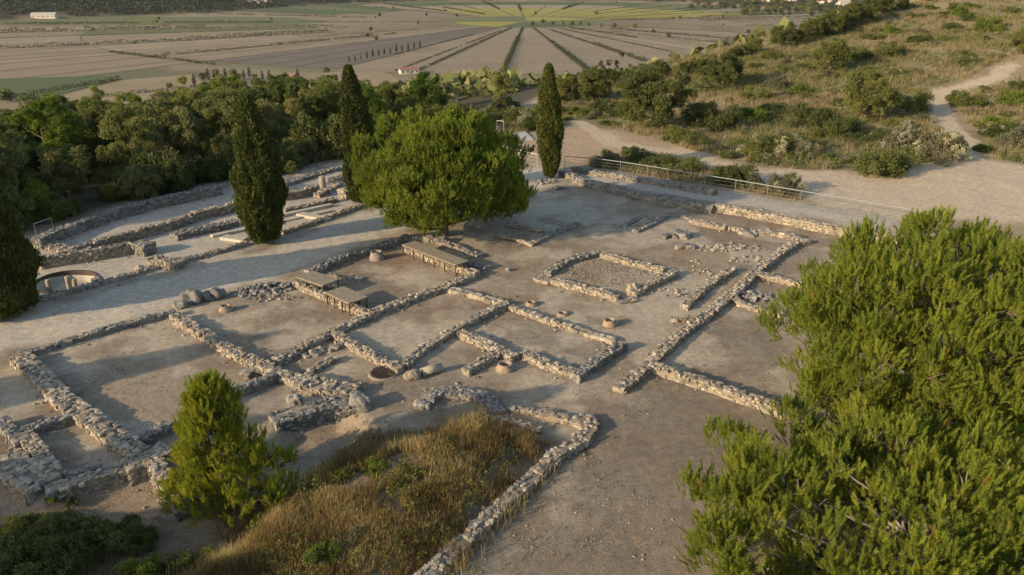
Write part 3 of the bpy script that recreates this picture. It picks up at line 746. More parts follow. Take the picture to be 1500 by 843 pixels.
# ------------------------------------------------------------------ foliage
def norm(a): return a / (np.linalg.norm(a, axis=-1, keepdims=True) + 1e-9)
def place(templates, pos, axis, scale, rng, tint=None):
    """copies of small leaf templates set along axes: returns one (V, F, tint)"""
    n = len(pos); z = norm(axis); rnd = rng.normal(size=(n, 3)); x = norm(np.cross(rnd, z)); y = np.cross(z, x)
    M = np.stack([x, y, z], -1)
    which = rng.integers(len(templates), size=n); scale = np.broadcast_to(scale, (n,))
    tint = rng.random(n) if tint is None else tint
    Vs, Fs, Ts = [], [], []; o = 0
    for k, (TV, TF) in enumerate(templates):
        s = np.nonzero(which == k)[0]
        if not len(s): continue
        W = np.einsum('nij,kj->nki', M[s], TV) * scale[s, None, None] + pos[s, None, :]
        Vs.append(W.reshape(-1, 3)); Fs.append((TF[None] + (np.arange(len(s)) * len(TV))[:, None, None]).reshape(-1, TF.shape[1]) + o)
        Ts.append(np.repeat(tint[s], len(TV))); o += len(s) * len(TV)
    return np.concatenate(Vs), np.concatenate(Fs), np.concatenate(Ts)
def shoot_template(rng, n, L_, ln, w, a0=1.0, a1=.35):
    """a pine shoot: needles set round an axis"""
    V_, F_ = [], []
    for i in range(n):
        u = (i + rng.random()) / n; ph = i * 2.4 + rng.normal(0, .2); al = a0 * (1 - u) + a1 * u + rng.normal(0, .12)
        d = np.array([math.cos(ph) * math.sin(al), math.sin(ph) * math.sin(al), math.cos(al)])
        s = norm(np.cross(d, rng.normal(size=3))) * w / 2
        b_ = np.array([0, 0, u * L_]); l_ = ln * rng.uniform(.8, 1.15)
        V_ += [b_ - s, b_ + s, b_ + d * l_]; F_.append([3 * i, 3 * i + 1, 3 * i + 2])
    return np.array(V_), np.array(F_)
def leaf_template(rng, n, rad, lw, ll):
    """a tuft of n leaves in a ball"""
    V_, F_ = [], []
    for i in range(n):
        c_ = norm(rng.normal(size=3)) * rad * rng.random() ** .4
        d = norm(rng.normal(size=3) + c_ / rad * .6); s = norm(np.cross(d, rng.normal(size=3)))
        V_ += [c_ - d * ll / 2, c_ + s * lw / 2, c_ + d * ll / 2, c_ - s * lw / 2]; F_.append([4 * i, 4 * i + 1, 4 * i + 2, 4 * i + 3])
    return np.array(V_), np.array(F_)
def limbs(centres, H, rng, r0, base_h=.0, n=40, mat='bark', top=.75):
    parts = []
    zt = H * top
    tz = np.linspace(-.3, zt, 7); wob = rng.normal(0, .06, (7, 2)).cumsum(0) * H * .06
    wob -= wob[0]
    trunk = np.c_[wob, tz]
    parts.append(tube(trunk, np.linspace(r0, r0 * .35, 7), 9))
    sel = rng.permutation(len(centres))[:n]
    for i in sel:
        c_ = centres[i]; z0 = np.clip(c_[2] - .35 * np.hypot(c_[0], c_[1]) - .2, base_h, zt)
        b_ = np.array([np.interp(z0, tz, trunk[:, 0]), np.interp(z0, tz, trunk[:, 1]), z0])
        m = (b_ + c_) / 2 + np.array([0, 0, -.08 * np.linalg.norm(c_ - b_)]) + rng.normal(0, .08, 3)
        q = np.linspace(0, 1, 6)[:, None]
        pts = b_ * (1 - q) ** 2 + 2 * m * q * (1 - q) + c_ * q * q
        parts.append(tube(pts, np.linspace(r0 * .32, .012, 6), 5))
    return parts
def dome_centres(rng, n, R_, up, down, zc, lobes=.16, inner=.5):
    d = norm(rng.normal(size=(n * 3, 3)))
    d = d[d[:, 2] > -.85][:n]
    ph = np.arctan2(d[:, 1], d[:, 0])
    lob = 1 + lobes * (np.sin(ph * 3 + rng.random() * 6) * .5 + np.sin(ph * 5 + d[:, 2] * 4 + rng.random() * 6) * .5 + np.sin(d[:, 2] * 7 + ph * 2) * .4)
    f = 1 - (1 - inner) * rng.random(len(d)) ** 2.2
    r = f * lob
    return np.c_[d[:, 0] * R_ * r, d[:, 1] * R_ * r, zc + d[:, 2] * np.where(d[:, 2] > 0, up, down) * r], d
def pine(name, label, cat, rng, H, R_, up, down, zc, nclump, rc, nclus, nshoot, tmpl, loc, mat='pine', lobes=.16, trunk_r=.2, nl=60, rz=0, inner=.5, barkm='bark', shape=None):
    cen, d = dome_centres(rng, nclump, R_, up, down, zc, lobes, inner)
    if shape is not None: cen = shape(cen, rng)
    t = thing(name, label, cat, loc, rz)
    n = len(cen)
    # clusters on every clump's upper and outer side
    cd = norm(rng.normal(size=(n, nclus, 3)) + (norm(np.c_[cen[:, :2], cen[:, 2] - zc]) * .55 + np.array([0, 0, .55]))[:, None])
    rcs = rc * rng.uniform(.7, 1.25, (n, 1, 1))
    cpos = cen[:, None] + cd * rcs * np.array([1, 1, .75]) * rng.uniform(.75, 1.05, (n, nclus, 1))
    ax = cd[:, :, None] * .5 + np.array([0, 0, 1.0]) + rng.normal(0, .26, (n, nclus, nshoot, 3))
    pos = cpos[:, :, None] + rng.normal(0, rc * .17, (n, nclus, nshoot, 3))
    tint = np.clip(.15 + .45 * rng.random((n, 1, 1)) + .3 * rng.random((n, nclus, 1)) + .12 * rng.normal(size=(n, nclus, nshoot)), 0, .95)
    tint = np.where(rng.random(tint.shape) < .004, 1.0, tint)
    ax = ax.reshape(-1, 3); pos = pos.reshape(-1, 3)
    keep = pos[:, 2] > .05
    build('crown', [place(tmpl, pos[keep], ax[keep], rng.uniform(.6, 1.25, keep.sum()), rng, tint.reshape(-1)[keep])], MAT[mat], t)
    tr = limbs(cen, H, rng, trunk_r, .4, nl, barkm, .7)
    # twigs from clump to clusters
    k = rng.permutation(n)[:min(n, nl * 3)]
    for i in k[:nl * 2]:
        for j in range(0, nclus, max(1, nclus // 3)):
            tr.append(tube(np.stack([cen[i] - [0, 0, .1], (cen[i] + cpos[i, j]) / 2, cpos[i, j]]), [.022, .015, .008], 4))
    build('trunk', tr, MAT[barkm], t, smooth=True)
    return t
rg = np.random.default_rng(42)
NEAR_T = [shoot_template(rg, 64, .30, .085, .017, .95, .4) for _ in range(6)]
MID_T = [shoot_template(rg, 20, .19, .10, .028, .9, .35) for _ in range(6)]
YOUNG_T = [shoot_template(rg, 30, .26, .10, .014, .9, .3) for _ in range(6)]
# big pine in the middle
pc_ = P(652, 346)
pine('pine_tree', 'big round umbrella pine in the middle of the ruins', 'tree', np.random.default_rng(1), 6.4, 4.05, 2.75, 2.6, 3.35, 400, .60, 20, 6, MID_T, pc_, 'pine_mid', .18, .26, 70, 0.6, .45)
# near pines at the right
def px_at(px, Y, z=0):
    dep = Y * cp + (CAM_H - z) * sp
    return ((px - 750) / 1177.0 * dep, Y)
x, y = px_at(1405, 22.2, 4)
pine('pine_tree', 'near pine with dense crown reaching over the sunlit wall, the farther of two at right', 'tree', np.random.default_rng(2), 6.4, 4.75, 2.75, 2.8, 3.35, 370, .58, 15, 4, NEAR_T, (x, y, 0), 'pine', .15, .22, 90, 1.2, .5)
x, y = px_at(1368, 15.0, 3)
pine('pine_tree', 'nearest pine in the lower right corner with bare branches showing at its left', 'tree', np.random.default_rng(8), 4.0, 4.8, 1.45, 2.6, 1.6, 310, .53, 15, 4, NEAR_T, (x, y, 0), 'pine', .18, .2, 90, 2.0, .45, 'greybark')
# young pine in the foreground: conical
def cone_shape(cen, rng):
    H, n = 4.1, len(cen)
    z = .25 + (H - .5) * rng.random(n) ** 1.25
    r = 1.95 * np.clip(1 - z / H, 0, 1) ** .95 * (.4 + .7 * rng.random(n) ** .7) * (1 - .35 * np.clip((.7 - z) / .7, 0, 1))
    a = rng.random(n) * 6.283
    r = r * (.82 + .55 * (vnoise(np.cos(a) * 1.4 + 5, np.sin(a) * 1.4 + z * 1.3, .7, 4) - .35))
    return np.c_[r * np.cos(a), r * np.sin(a), z]
yp = P(330, 742)
pine('pine_tree', 'bright green young pine standing alone beside the grassy mound', 'tree', np.random.default_rng(4), 4.2, 1.9, 2, 1.5, 1.6, 210, .25, 7, 4, YOUNG_T, (yp.x, yp.y, yp.z), 'young_pine', .1, .09, 60, 0, .5, 'bark', cone_shape)

# cypresses
def cyp_template(rng, n=12):
    V_, F_ = [], []
    for i in range(n):
        ph = rng.random() * 6.283; al = abs(rng.normal(.28, .16)); d = np.array([math.cos(ph) * math.sin(al), math.sin(ph) * math.sin(al), math.cos(al)])
        s = norm(np.cross(d, rng.normal(size=3))) * .028; b_ = rng.normal(0, .05, 3) + [0, 0, rng.random() * .16]; l_ = rng.uniform(.12, .24)
        V_ += [b_, b_ + d * l_ * .5 + s, b_ + d * l_, b_ + d * l_ * .5 - s]; F_.append([4 * i, 4 * i + 1, 4 * i + 2, 4 * i + 3])
    return np.array(V_), np.array(F_)
CYP_T = [cyp_template(rg) for _ in range(6)]
def cypress(H, R_, seed, n=7500, base=.62, wide=.35, taper=.85, spiky=.12):
    rng = np.random.default_rng(seed); n = int(n * 1.7)
    def prof(t, ph):
        r = np.where(t < wide, base + (1 - base) * np.sin(np.clip(t / wide, 0, 1) * math.pi / 2), (1 - np.clip((t - wide) / (1 - wide), 0, 1) ** 1.7) ** taper)
        plume = 1 + spiky * (np.sin(ph * 4 + 2.2 * np.sin(t * 5 + seed)) * .6 + np.sin(ph * 9 + t * 14 + seed) * .5) + .10 * np.sin(t * 21 + ph * 3)
        return R_ * r * plume
    t = rng.random(n) ** .85; ph = rng.random(n) * 6.283
    f = 1 - .28 * rng.random(n) ** 1.6
    f = np.where(rng.random(n) < .06, f + .16 * rng.random(n), f)
    r = prof(t, ph) * f
    leanx = .04 * H * np.sin(t * 2.5 + seed) * t; 
    pos = np.c_[r * np.cos(ph) + leanx, r * np.sin(ph), .12 + t * (H - .35)]
    ax = np.c_[np.cos(ph) * .32, np.sin(ph) * .32, np.ones(n)] + rng.normal(0, .15, (n, 3))
    tint = np.clip(.2 + .5 * vnoise(ph * 3, t * H * 2.5, 1.0, seed) + .35 * rng.random(n), 0, 1)
    sc = rng.uniform(.6, 1.15, n)
    crown = place(CYP_T, pos, ax, sc, rng, tint)
    # woody leafy heart so that no sky shows through the column
    tt = np.linspace(0, 1, 30); pp = np.linspace(0, 2 * np.pi, 20, endpoint=False)
    TT, PP = np.meshgrid(tt, pp, indexing='ij'); rr2 = prof(TT, PP) * .72
    Vh = np.stack([rr2 * np.cos(PP) + .04 * H * np.sin(TT * 2.5 + seed) * TT, rr2 * np.sin(PP), .15 + TT * (H - .6)], -1).reshape(-1, 3)
    Vh = Vh + rng.normal(0, .03, Vh.shape)
    Fh = np.array([[i * 20 + j, i * 20 + (j + 1) % 20, (i + 1) * 20 + (j + 1) % 20, (i + 1) * 20 + j] for i in range(29) for j in range(20)])
    return [crown, (Vh, Fh, .12)]
def put_cypress(loc, H, R_, seed, label, **kw):
    t = thing('cypress_tree', label, 'tree', loc)
    build('crown', cypress(H, R_, seed, **kw), MAT['cypress'], t)
    build('trunk', [tube([[0, 0, -.4], [0, 0, .5], [0, 0, H * .6]], [R_ * .16, R_ * .12, .04], 8)], MAT['bark'], t)
    return t
put_cypress(P(387, 356), 7.7, 1.02, 1, 'stout cypress with loose top standing between terrace ruins and pale path', n=10000, base=.55, wide=.32, taper=.8, spiky=.17)
put_cypress(P(532, 297), 8.2, .86, 2, 'tall dark cypress touching the left side of the big pine', n=8500, base=.8, wide=.3, taper=.85, spiky=.14)
put_cypress(P(806, 262), 7.6, .72, 3, 'slim spindle shaped cypress right of the big pine', n=8000, base=.35, wide=.42, taper=.95, spiky=.08)
put_cypress(P(4, 460), 7.0, 1.45, 5, 'dark cypress cut by the left picture edge', n=11000, base=.8, wide=.3, taper=.75, spiky=.14)
# trees just beyond the left picture edge whose shadows cross the site
CY_OFF = [((-31.5, 16.3), 8.2, 1.3, 6), ((-27.5, 11.2), 7.4, 1.4, 7), ((-19.5, 11.2), 4.8, 1.9, 9), ((-23.5, 8.0), 6.0, 1.5, 10), ((-17, 9.0), 4.6, 1.9, 12)]  # the two broad, unseen cypresses are added to shade the bottom left bushes
for k, ((x, y), H, R_, sd) in enumerate(CY_OFF):
    put_cypress((x, y, G(x, y)), H, R_, sd, ['cypress shading the large left room', 'cypress shading the little sunken cell', 'broad cypress shading the bottom left bushes', 'cypress shading the slope at lower left', 'second added broad cypress shading the bottom left bushes'][k] + ' from beyond the left edge', n=5000)

# broadleaf and pine trees of the wood, and shrubs
LEAF_T = [leaf_template(rg, 13, .17, .075, .13) for _ in range(6)]
FINE_T = [leaf_template(rg, 14, .13, .05, .09) for _ in range(6)]
def leafy(rng, R_, up, down, zc, nclump, rc, per, T, lobes=.2, inner=.45, flat=.8):
    cen, d = dome_centres(rng, nclump, R_, up, down, zc, lobes, inner)
    n = len(cen); dd = norm(rng.normal(size=(n, per, 3)) + np.array([0, 0, .35]))
    pos = cen[:, None] + dd * rc * rng.uniform(.55, 1.1, (n, per, 1)) * rng.uniform(.7, 1.3, (n, 1, 1)) * np.array([1, 1, flat])
    tint = np.clip(.55 * rng.random((n, 1)) + .45 * rng.random((n, per)), 0, 1)
    pos = pos.reshape(-1, 3); keep = pos[:, 2] > .02
    return place(T, pos[keep], rng.normal(size=(keep.sum(), 3)), rng.uniform(.7, 1.35, keep.sum()), rng, tint.reshape(-1)[keep]), cen
def make_tree(name, mat, seed, H, R_, zc, label, cat='tree', nclump=60, rc=.62, per=80, barkm='bark', T=None, lobes=.22):
    rng = np.random.default_rng(seed)
    fol, cen = leafy(rng, R_, H - zc - rc * .5, zc - .6, zc, nclump, rc, per, T or LEAF_T, lobes)
    t = thing(name, label, cat)
    build('crown', [fol], MAT[mat], t)
    build('trunk', limbs(cen, H, rng, .16, .6, 16, barkm, .7), MAT[barkm], t)
    return Kind(t)
def make_shrub(name, mat, seed, R_, H, label, nclump=22, per=60, T=None, flower=0, cat='shrub', lobes=.2):
    rng = np.random.default_rng(seed)
    fol, cen = leafy(rng, R_, H * .75, H * .2, H * .25, nclump, R_ * .36, per, T or FINE_T, lobes, .4)
    t = thing(name, label, cat)
    build('foliage', [fol], MAT[mat], t)
    if flower:
        fl, _ = leafy(rng, R_ * 1.02, H * .82, H * .1, H * .3, int(nclump * flower), R_ * .25, 16, FINE_T, lobes, .9)
        build('blossom', [fl], MAT['blossom'], t)
    return Kind(t)
WOOD = [make_tree('evergreen_oak', 'wood_a', 11, 7.5, 2.9, 4.2, None), make_tree('evergreen_oak', 'wood_a', 12, 8.5, 2.6, 4.9, None, nclump=52),
        make_tree('olive_tree', 'wood_b', 13, 6.5, 2.9, 3.6, None), make_tree('olive_tree', 'wood_b', 14, 5.6, 2.5, 3.0, None, nclump=40),
        make_tree('poplar_tree', 'wood_c', 15, 9.0, 2.3, 5.4, None, nclump=52), make_tree('aleppo_pine', 'pine_dark', 16, 8.0, 3.0, 5.2, None, nclump=50)]
WL = ['dark evergreen tree in the wood below the terrace ruins', 'tall dark evergreen tree in the wood below the terrace ruins', 'olive grey rounded tree in the wood below the terrace ruins',
      'small olive grey tree in the wood below the terrace ruins', 'tall pale green tree rising above the wood below the terrace', 'deep green pine tree in the wood below the terrace ruins']
# hand-placed front trees of the wood
def tree_top(k, px, py, Y, label, H=None):
    """a tree at distance Y whose top is seen at the given place of the picture"""
    d = ray(px, py); t_ = Y / d[1]; x = d[0] * t_; zt = CAM_H + d[2] * t_
    z = G(x, Y); sc = max(.45, (zt - z) / TOPH[k])
    s_xy = min(sc, 1.25) if sc > 1.25 else sc
    return WOOD[k].put((x, Y, z - .05), random.random() * 6.28, (s_xy, s_xy, sc), label)
TOPH = [7.5, 8.5, 6.5, 5.6, 9.0, 8.0]
SPOTS = []
def spot(px, Y): return (ray(px, 200)[0] / ray(px, 200)[1] * Y, Y)
HAND = [(2, 345, 186, 56, 'broad olive grey tree right beside the stout cypress, behind the outer terrace wall'), (3, 205, 262, 48, 'small reddish olive bush tree directly behind the outer terrace wall'),
        (2, 215, 200, 60, 'grey olive tree behind the small reddish bush tree'), (0, 105, 150, 66, 'large dark evergreen tree with tall crown at the left of the wood'),
        (0, 30, 205, 52, 'dark evergreen tree behind the left cypress'), (3, 80, 212, 50, 'low leafy tree by the short wire fence panel'),
        (4, 340, 112, 82, 'tallest pale green tree at the centre of the wood'), (4, 480, 106, 88, 'pale green tree close left of the tall dark cypress'),
        (2, 445, 180, 66, 'twiggy grey tree between the two tall cypresses'), (3, 480, 205, 62, 'low grey bush tree above the upper left terrace'),
        (1, 300, 150, 75, 'dense dark tree left of the tallest pale green tree'), (0, 190, 160, 72, 'dark round tree left of the centre of the wood'),
        (5, 625, 108, 78, 'deep green pine looking over the top of the big pine'), (4, 735, 112, 84, 'feathery pale tree between the big pine and the slim cypress')]
for k, px, py, Y, lab in HAND:
    tree_top(k, px, py, Y, lab); SPOTS.append(spot(px, Y))
rw = np.random.default_rng(77); cnt = 0
for tr_ in range(6000):
    a = R(rw.uniform(-46, 1)); Y = rw.uniform(36, 128); x = math.tan(a) * Y
    if cnt >= 135: break
    d = float(sdf_poly(PLATEAU, np.array([x]), np.array([Y]))[0])
    if d < 1.6 or d > 78: continue
    if x / Y > -.10 and d < 4: continue
    gap = 2.9 if d < 22 else 4.4
    if any((x - u) ** 2 + (Y - v) ** 2 < gap * gap for u, v in SPOTS): continue
    SPOTS.append((x, Y)); cnt += 1
    k = int(rw.choice(6, p=[.3, .2, .17, .1, .1, .13])); z = G(x, Y)
    # the wood is lower at its far left and right ends
    dep = Y * cp + (CAM_H - z) * sp
    pxx = 750 + 1177 * x / dep
    lim = np.interp(pxx, [-100, 60, 130, 220, 330, 480, 540, 600, 660, 700, 760], [175, 155, 142, 146, 118, 112, 118, 128, 125, 150, 178])
    dd_ = ray(pxx, lim + rw.uniform(-8, 16)); zmax = CAM_H + dd_[2] * Y / dd_[1]
    sc = min(rw.uniform(.9, 1.4) * (1.25 if pxx < 280 else 1) * (.62 + .38 * min(1, d / 12)), (zmax - z) / TOPH[k])
    if sc < .4: continue
    WOOD[k].put((x, Y, z - .05), rw.random() * 6.28, sc, WL[k], 'trees of the wood below the terrace')

# shrubs
SH = {'dark': make_shrub('scrub_bush', 'scrub_a', 21, 1.2, 1.5, None), 'dark2': make_shrub('scrub_bush', 'scrub_a', 22, 1.5, 1.4, None, 20),
      'grey': make_shrub('grey_bush', 'scrub_b', 23, 1.1, .9, None, 14), 'bright': make_shrub('green_bush', 'scrub_c', 24, 1.1, 1.1, None, 14),
      'flower': make_shrub('flowering_bush', 'scrub_b', 25, 1.4, 1.3, None, 18, 60, None, .9), 'flower2': make_shrub('flowering_bush', 'scrub_a', 26, 1.5, 1.1, None, 18, 60, None, .5)}
TR = {'oak': make_tree('holm_oak', 'scrub_a', 31, 5.5, 2.9, 2.9, None, nclump=60, rc=.65, per=70), 'oak2': make_tree('holm_oak', 'scrub_a', 32, 5.0, 2.4, 2.6, None, nclump=48, rc=.65, per=60)}
def sh(k, px, py, sc, label, group=None, rz=None):
    v = P(px, py); f = .68 if v.y > 40 else .9
    sc = tuple(q * f for q in sc) if isinstance(sc, tuple) else sc * f
    return SH[k].put((v.x, v.y, v.z - .05), random.random() * 6.28, sc, label, group)
def tr(k, px, py, hpx, label, group=None):
    v = P(px, py); dep = v.y * cp + (CAM_H - v.z) * sp
    sc = hpx * dep / 1177.0 / (5.5 if k == 'oak' else 5.0)
    return TR[k].put((v.x, v.y, v.z - .05), random.random() * 6.28, sc, label, group)
tr('oak', 957, 188, 92, 'largest round tree at the foot of the right hillside')
tr('oak2', 1268, 176, 70, 'egg shaped tree beside the bend of the sandy trail')
tr('oak', 1058, 130, 50, 'dark round tree alone on pale grass at left of the hillside')
tr('oak2', 1215, 106, 48, 'bushy tree halfway up the hillside')
tr('oak2', 868, 150, 50, 'pale green tree just right of the slim cypress top')
tr('oak', 915, 122, 22, 'small tree on the crest left of the largest round tree')
tr('oak2', 830, 150, 40, 'leafy tree hidden half behind the slim cypress')
tr('oak2', 1498, 80, 40, 'dark tree cut by the right picture edge high on the hillside')
for k, px, py, sc, lab in [
    ('dark2', 985, 252, (1.9, 1.3, 1.1), 'long dark bush behind the ramp wall'), ('dark', 1072, 270, 1.5, 'rounded dark bush near the steel railing'),
    ('flower', 1150, 281, 1.15, 'round bush topped with pale blossom beside the railing'), ('grey', 1105, 274, 1.2, 'grey bush left of the blossom topped round bush'),
    ('bright', 922, 228, .9, 'small green bush on the bare reddish ground'), ('grey', 890, 240, 1.4, 'grey herb clump above the ramp wall'),
    ('flower2', 1115, 226, 1.7, 'white flecked bush left of the middle track'), ('flower2', 1150, 222, 1.6, 'white flecked bush right of its twin at the middle track'), ('flower', 1182, 228, 1.1, 'pale bush at the right end of the white flecked row'),
    ('dark', 1290, 255, 2.0, 'broad dark green bush at the corner of the two tracks'), ('flower', 1335, 222, 1.9, 'bush crowded with white blossom by the sandy trail'), ('flower', 1372, 232, 1.9, 'white blossom bush right at the edge of the sandy trail'),
    ('dark', 1408, 155, 1.6, 'round bush on the right side of the trail bend'), ('bright', 1478, 153, 1.9, 'fresh green bush near the right picture edge'), ('bright', 1465, 190, 1.7, 'green bush below the fresh green one at right'),
    ('dark', 1335, 165, 1.9, 'dark bush between the egg shaped tree and the trail'), ('dark2', 1195, 190, 2.0, 'wide dark bush in the middle of the hillside'), ('dark2', 1235, 200, 1.6, 'dark bush right of the wide one in mid hillside'),
    ('bright', 1180, 140, 1.7, 'light green bush in the hollow of the hillside'), ('grey', 1140, 132, 2.2, 'twiggy grey bush left of the light green hollow bush'), ('dark', 1305, 82, 1.8, 'neat dark bush high on the hillside'),
    ('dark', 1258, 88, 1.5, 'dark bush right of the bushy tree'), ('bright', 1445, 45, 2.4, 'tall green bush near the top of the hillside'), ('bright', 1410, 24, 2.2, 'topmost green bush on the hillside'), ('bright', 1310, 50, 1.6, 'green bush under the crest tree row'),
    ('dark2', 1045, 190, 2.0, 'dark bush mass right of the largest round tree'), ('bright', 1105, 178, 1.9, 'green bush in the centre of the lower hillside'), ('dark', 1025, 170, 1.5, 'dark bush leaning on the largest round tree'),
    ('flower2', 720, 178, 1.5, 'pale flowering bush behind the big pine'), ('flower2', 760, 180, 1.6, 'pale flowering bush left of the slim cypress'), ('grey', 740, 160, 1.8, 'grey bush behind the pale flowering pair'),
    ('bright', 850, 168, 1.2, 'green bush at the start of the side track'), ('dark', 885, 165, 1.5, 'dark bush left of the largest round tree'), ('grey', 700, 190, 1.2, 'grey bush at the upper right of the big pine'),
    ('grey', 1495, 215, 2.2, 'silvery bush cut by the right picture edge'), ('dark', 1025, 216, .9, 'lone small bush beside the side track'), ('bright', 1440, 222, .9, 'low green plant on the verge of the trail')]:
    sh(k, px, py, sc, lab)
rb = np.random.default_rng(55)
EDGE = [(-31, 37), (-26, 43.6), (-20.8, 51.5), (-16.5, 55.5), (-12.5, 60), (-7, 67.5), (-2.5, 74)]
for i in range(46):
    e = rb.random() * (len(EDGE) - 1.001); j = int(e); f = e - j
    x = EDGE[j][0] * (1 - f) + EDGE[j + 1][0] * f - rb.uniform(.6, 4.2) * .8; y = EDGE[j][1] * (1 - f) + EDGE[j + 1][1] * f + rb.uniform(.6, 4.2) * .6
    k = str(rb.choice(['dark', 'dark2', 'grey', 'bright'], p=[.4, .25, .2, .15])); q = rb.uniform(.9, 1.7)
    SH[k].put((x, y, G(x, y) - .2), rb.random() * 6.28, (q, q, q * rb.uniform(.9, 1.5)), 'shaded bush filling the gap between the outer terrace wall and the wood', 'bushes between the outer terrace wall and the wood')
# crest row of trees
for px, py, hp in [(1105, 78, 28), (1122, 74, 34), (1138, 70, 30), (1152, 66, 36), (1168, 62, 34), (1184, 57, 38), (1198, 52, 34), (1212, 48, 36), (1228, 44, 40), (1243, 40, 38), (1258, 33, 42), (1274, 27, 40), (1290, 22, 38), (1306, 16, 34), (1325, 14, 30), (1345, 10, 30), (1370, 8, 26), (1090, 84, 24), (1075, 88, 22), (1040, 100, 18), (1020, 104, 18), (1000, 108, 20), (975, 112, 20), (945, 114, 24), (890, 122, 26), (1395, 5, 24)]:
    if random.random() < .2: continue
    tr(random.choice(['oak', 'oak2']), px + random.uniform(-6, 6), py + random.uniform(-1, 5), hp * random.uniform(.6, 1.05), 'olive green tree in the row along the crest of the hillside', 'trees along the crest of the hillside')
# the rest of the scrub
rs = np.random.default_rng(9); done = []
TRAILS = [(TRAIL2, 1.9), (TRAIL3, 1.7)]
LBL = {'dark': 'dark green bush among the dry grass of the hillside', 'dark2': 'wide dark green bush among the dry grass of the hillside', 'grey': 'low grey green bush among the dry grass of the hillside', 'bright': 'small bright green bush among the dry grass of the hillside', 'flower2': 'bush with few pale flowers among the dry grass of the hillside'}
for i in range(5000):
    if len(done) >= 292: break
    a = R(rs.uniform(-4, 41)); Y = rs.uniform(49, 165); x = math.tan(a) * Y
    X_, Y_ = np.array([x]), np.array([Y])
    if sdf_poly(HILLP, X_, Y_)[0] > -1.2 or sdf_poly(SQUARE, X_, Y_)[0] < .6 or sdf_poly(SAND, X_, Y_)[0] < .5: continue
    if any(dist_line(L_, X_, Y_)[0] < w_ + .4 for L_, w_ in TRAILS): continue
    if fbm(X_, Y_, 12, 12, 3)[0] < .47 and rs.random() < .75: continue
    if any((x - u) ** 2 + (Y - v) ** 2 < 4.0 for u, v in done): continue
    done.append((x, Y)); k = str(rs.choice(['dark', 'dark2', 'grey', 'bright', 'flower2'], p=[.26, .16, .33, .17, .08])); s = rs.uniform(.35, .95)
    SH[k].put((x, Y, G(x, Y) - .06), rs.random() * 6.28, (s * rs.uniform(.9, 1.4), s * rs.uniform(.9, 1.4), s * rs.uniform(.6, 1.0)), LBL[k], 'bushes scattered over the hillside')
# dark shrubs in the bottom left corner
for px, py, sc, k, lab in [(40, 835, .75, 'dark', 'dark bush in the bottom left corner'), (110, 815, .7, 'dark2', 'dark bush right of the bottom left corner bush'), (165, 800, .6, 'dark', 'small dark bush at the foot of the lower left slope'), (225, 850, .65, 'bright', 'mottled green bush at the bottom edge'), (20, 790, .45, 'dark', 'low shaded bush at the lower left edge'),
                           (60, 788, .5, 'dark2', 'shaded bush above the bottom left corner bush'), (205, 800, .4, 'dark', 'shaded bush between the small dark slope bush and the mottled green one'), (285, 838, .4, 'dark2', 'dark bush at the bottom edge where the mound grass begins'),
                           (250, 835, .45, 'grey', 'greyish tuft bush at the bottom edge beside the mottled one'), (100, 735, .22, 'grey', 'tiny dry bush at the foot of the low outer wall'), (78, 728, .25, 'bright', 'tiny green plant at the corner of the massive paved block')]:
    sh(k, px, py, sc, lab)

for px, py, sc, lab in [(545, 692, .36, 'yellow green weed bush in the middle of the mound'), (592, 702, .34, 'yellow green weed bush right of the one in the middle of the mound'), (497, 705, .30, 'weed bush at the left side of the mound top'), (520, 795, .42, 'grey green weed bush low on the mound near the bottom edge'), (470, 815, .5, 'biggest weed bush near the bottom edge of the mound'), (672, 640, .3, 'pale weed bush on the back of the mound among stones'), (450, 745, .3, 'weed bush on the shaded left slope of the mound')]:
    sh('grey' if 'pale' in lab or 'grey' in lab else 'bright', px, py, sc, lab)
# ------------------------------------------------------------------ grass
def blades(x, y, z, rng, h, w, lean, tint):
    n = len(x); a = rng.random(n) * 6.283; la = rng.random(n) * 6.283; ll = lean * rng.random(n)
    b_ = np.c_[x, y, z]; s = np.c_[np.cos(a), np.sin(a), np.zeros(n)] * (w / 2)[:, None]
    d = np.c_[np.cos(la), np.sin(la), np.zeros(n)]
    m = b_ + d * (ll * h * .35)[:, None] + np.c_[np.zeros(n), np.zeros(n), h * .6]
    tp = b_ + d * (ll * h)[:, None] + np.c_[np.zeros(n), np.zeros(n), h * (1 - .3 * ll)]
    V_ = np.stack([b_ - s, b_ + s, m + s * .7, m - s * .7, tp], 1).reshape(-1, 3)
    o = (np.arange(n) * 5)[:, None]
    Q = np.concatenate([o + np.array([[0, 1, 2, 3]]), ]); T_ = o + np.array([[3, 2, 4]])
    return V_, Q, T_, np.repeat(tint, 5)
def grass(name, label, x, y, rng, h, w, lean, tint, mat, z=None):
    V_, Q, T_, tt = blades(x, y, hgt(x, y) if z is None else z, rng, h, w, lean, tint)
    o = build(name, [(V_, Q, tt), (V_[:0], np.zeros((0, 3), int), 0)] if False else [(V_, Q, tt)], MAT[mat])
    o2 = None
    return o, V_, T_, tt
def make_grass(name, label, x, y, rng, h, w, lean, tint, mat, extra=()):
    V_, Q, T_, tt = blades(x, y, hgt(x, y), rng, h, w, lean, tint)
    tips = V_.reshape(-1, 5, 3)[:, 2:5].reshape(-1, 3)
    Tt = np.arange(len(tips)).reshape(-1, 3)[:, [1, 0, 2]]
    o = build(name, [(V_, Q, tt), (tips, Tt, np.repeat(tint, 3))] + list(extra), MAT[mat])
    return tag(o, label, 'grass', kind='stuff')
def in_poly(poly, n, rng, pad=0):
    p = np.array(poly); lo, hi = p.min(0) - pad, p.max(0) + pad
    q = rng.uniform(lo, hi, (n, 2)); d = sdf_poly(poly, q[:, 0], q[:, 1]); k = d < pad
    return q[k, 0], q[k, 1], d[k]
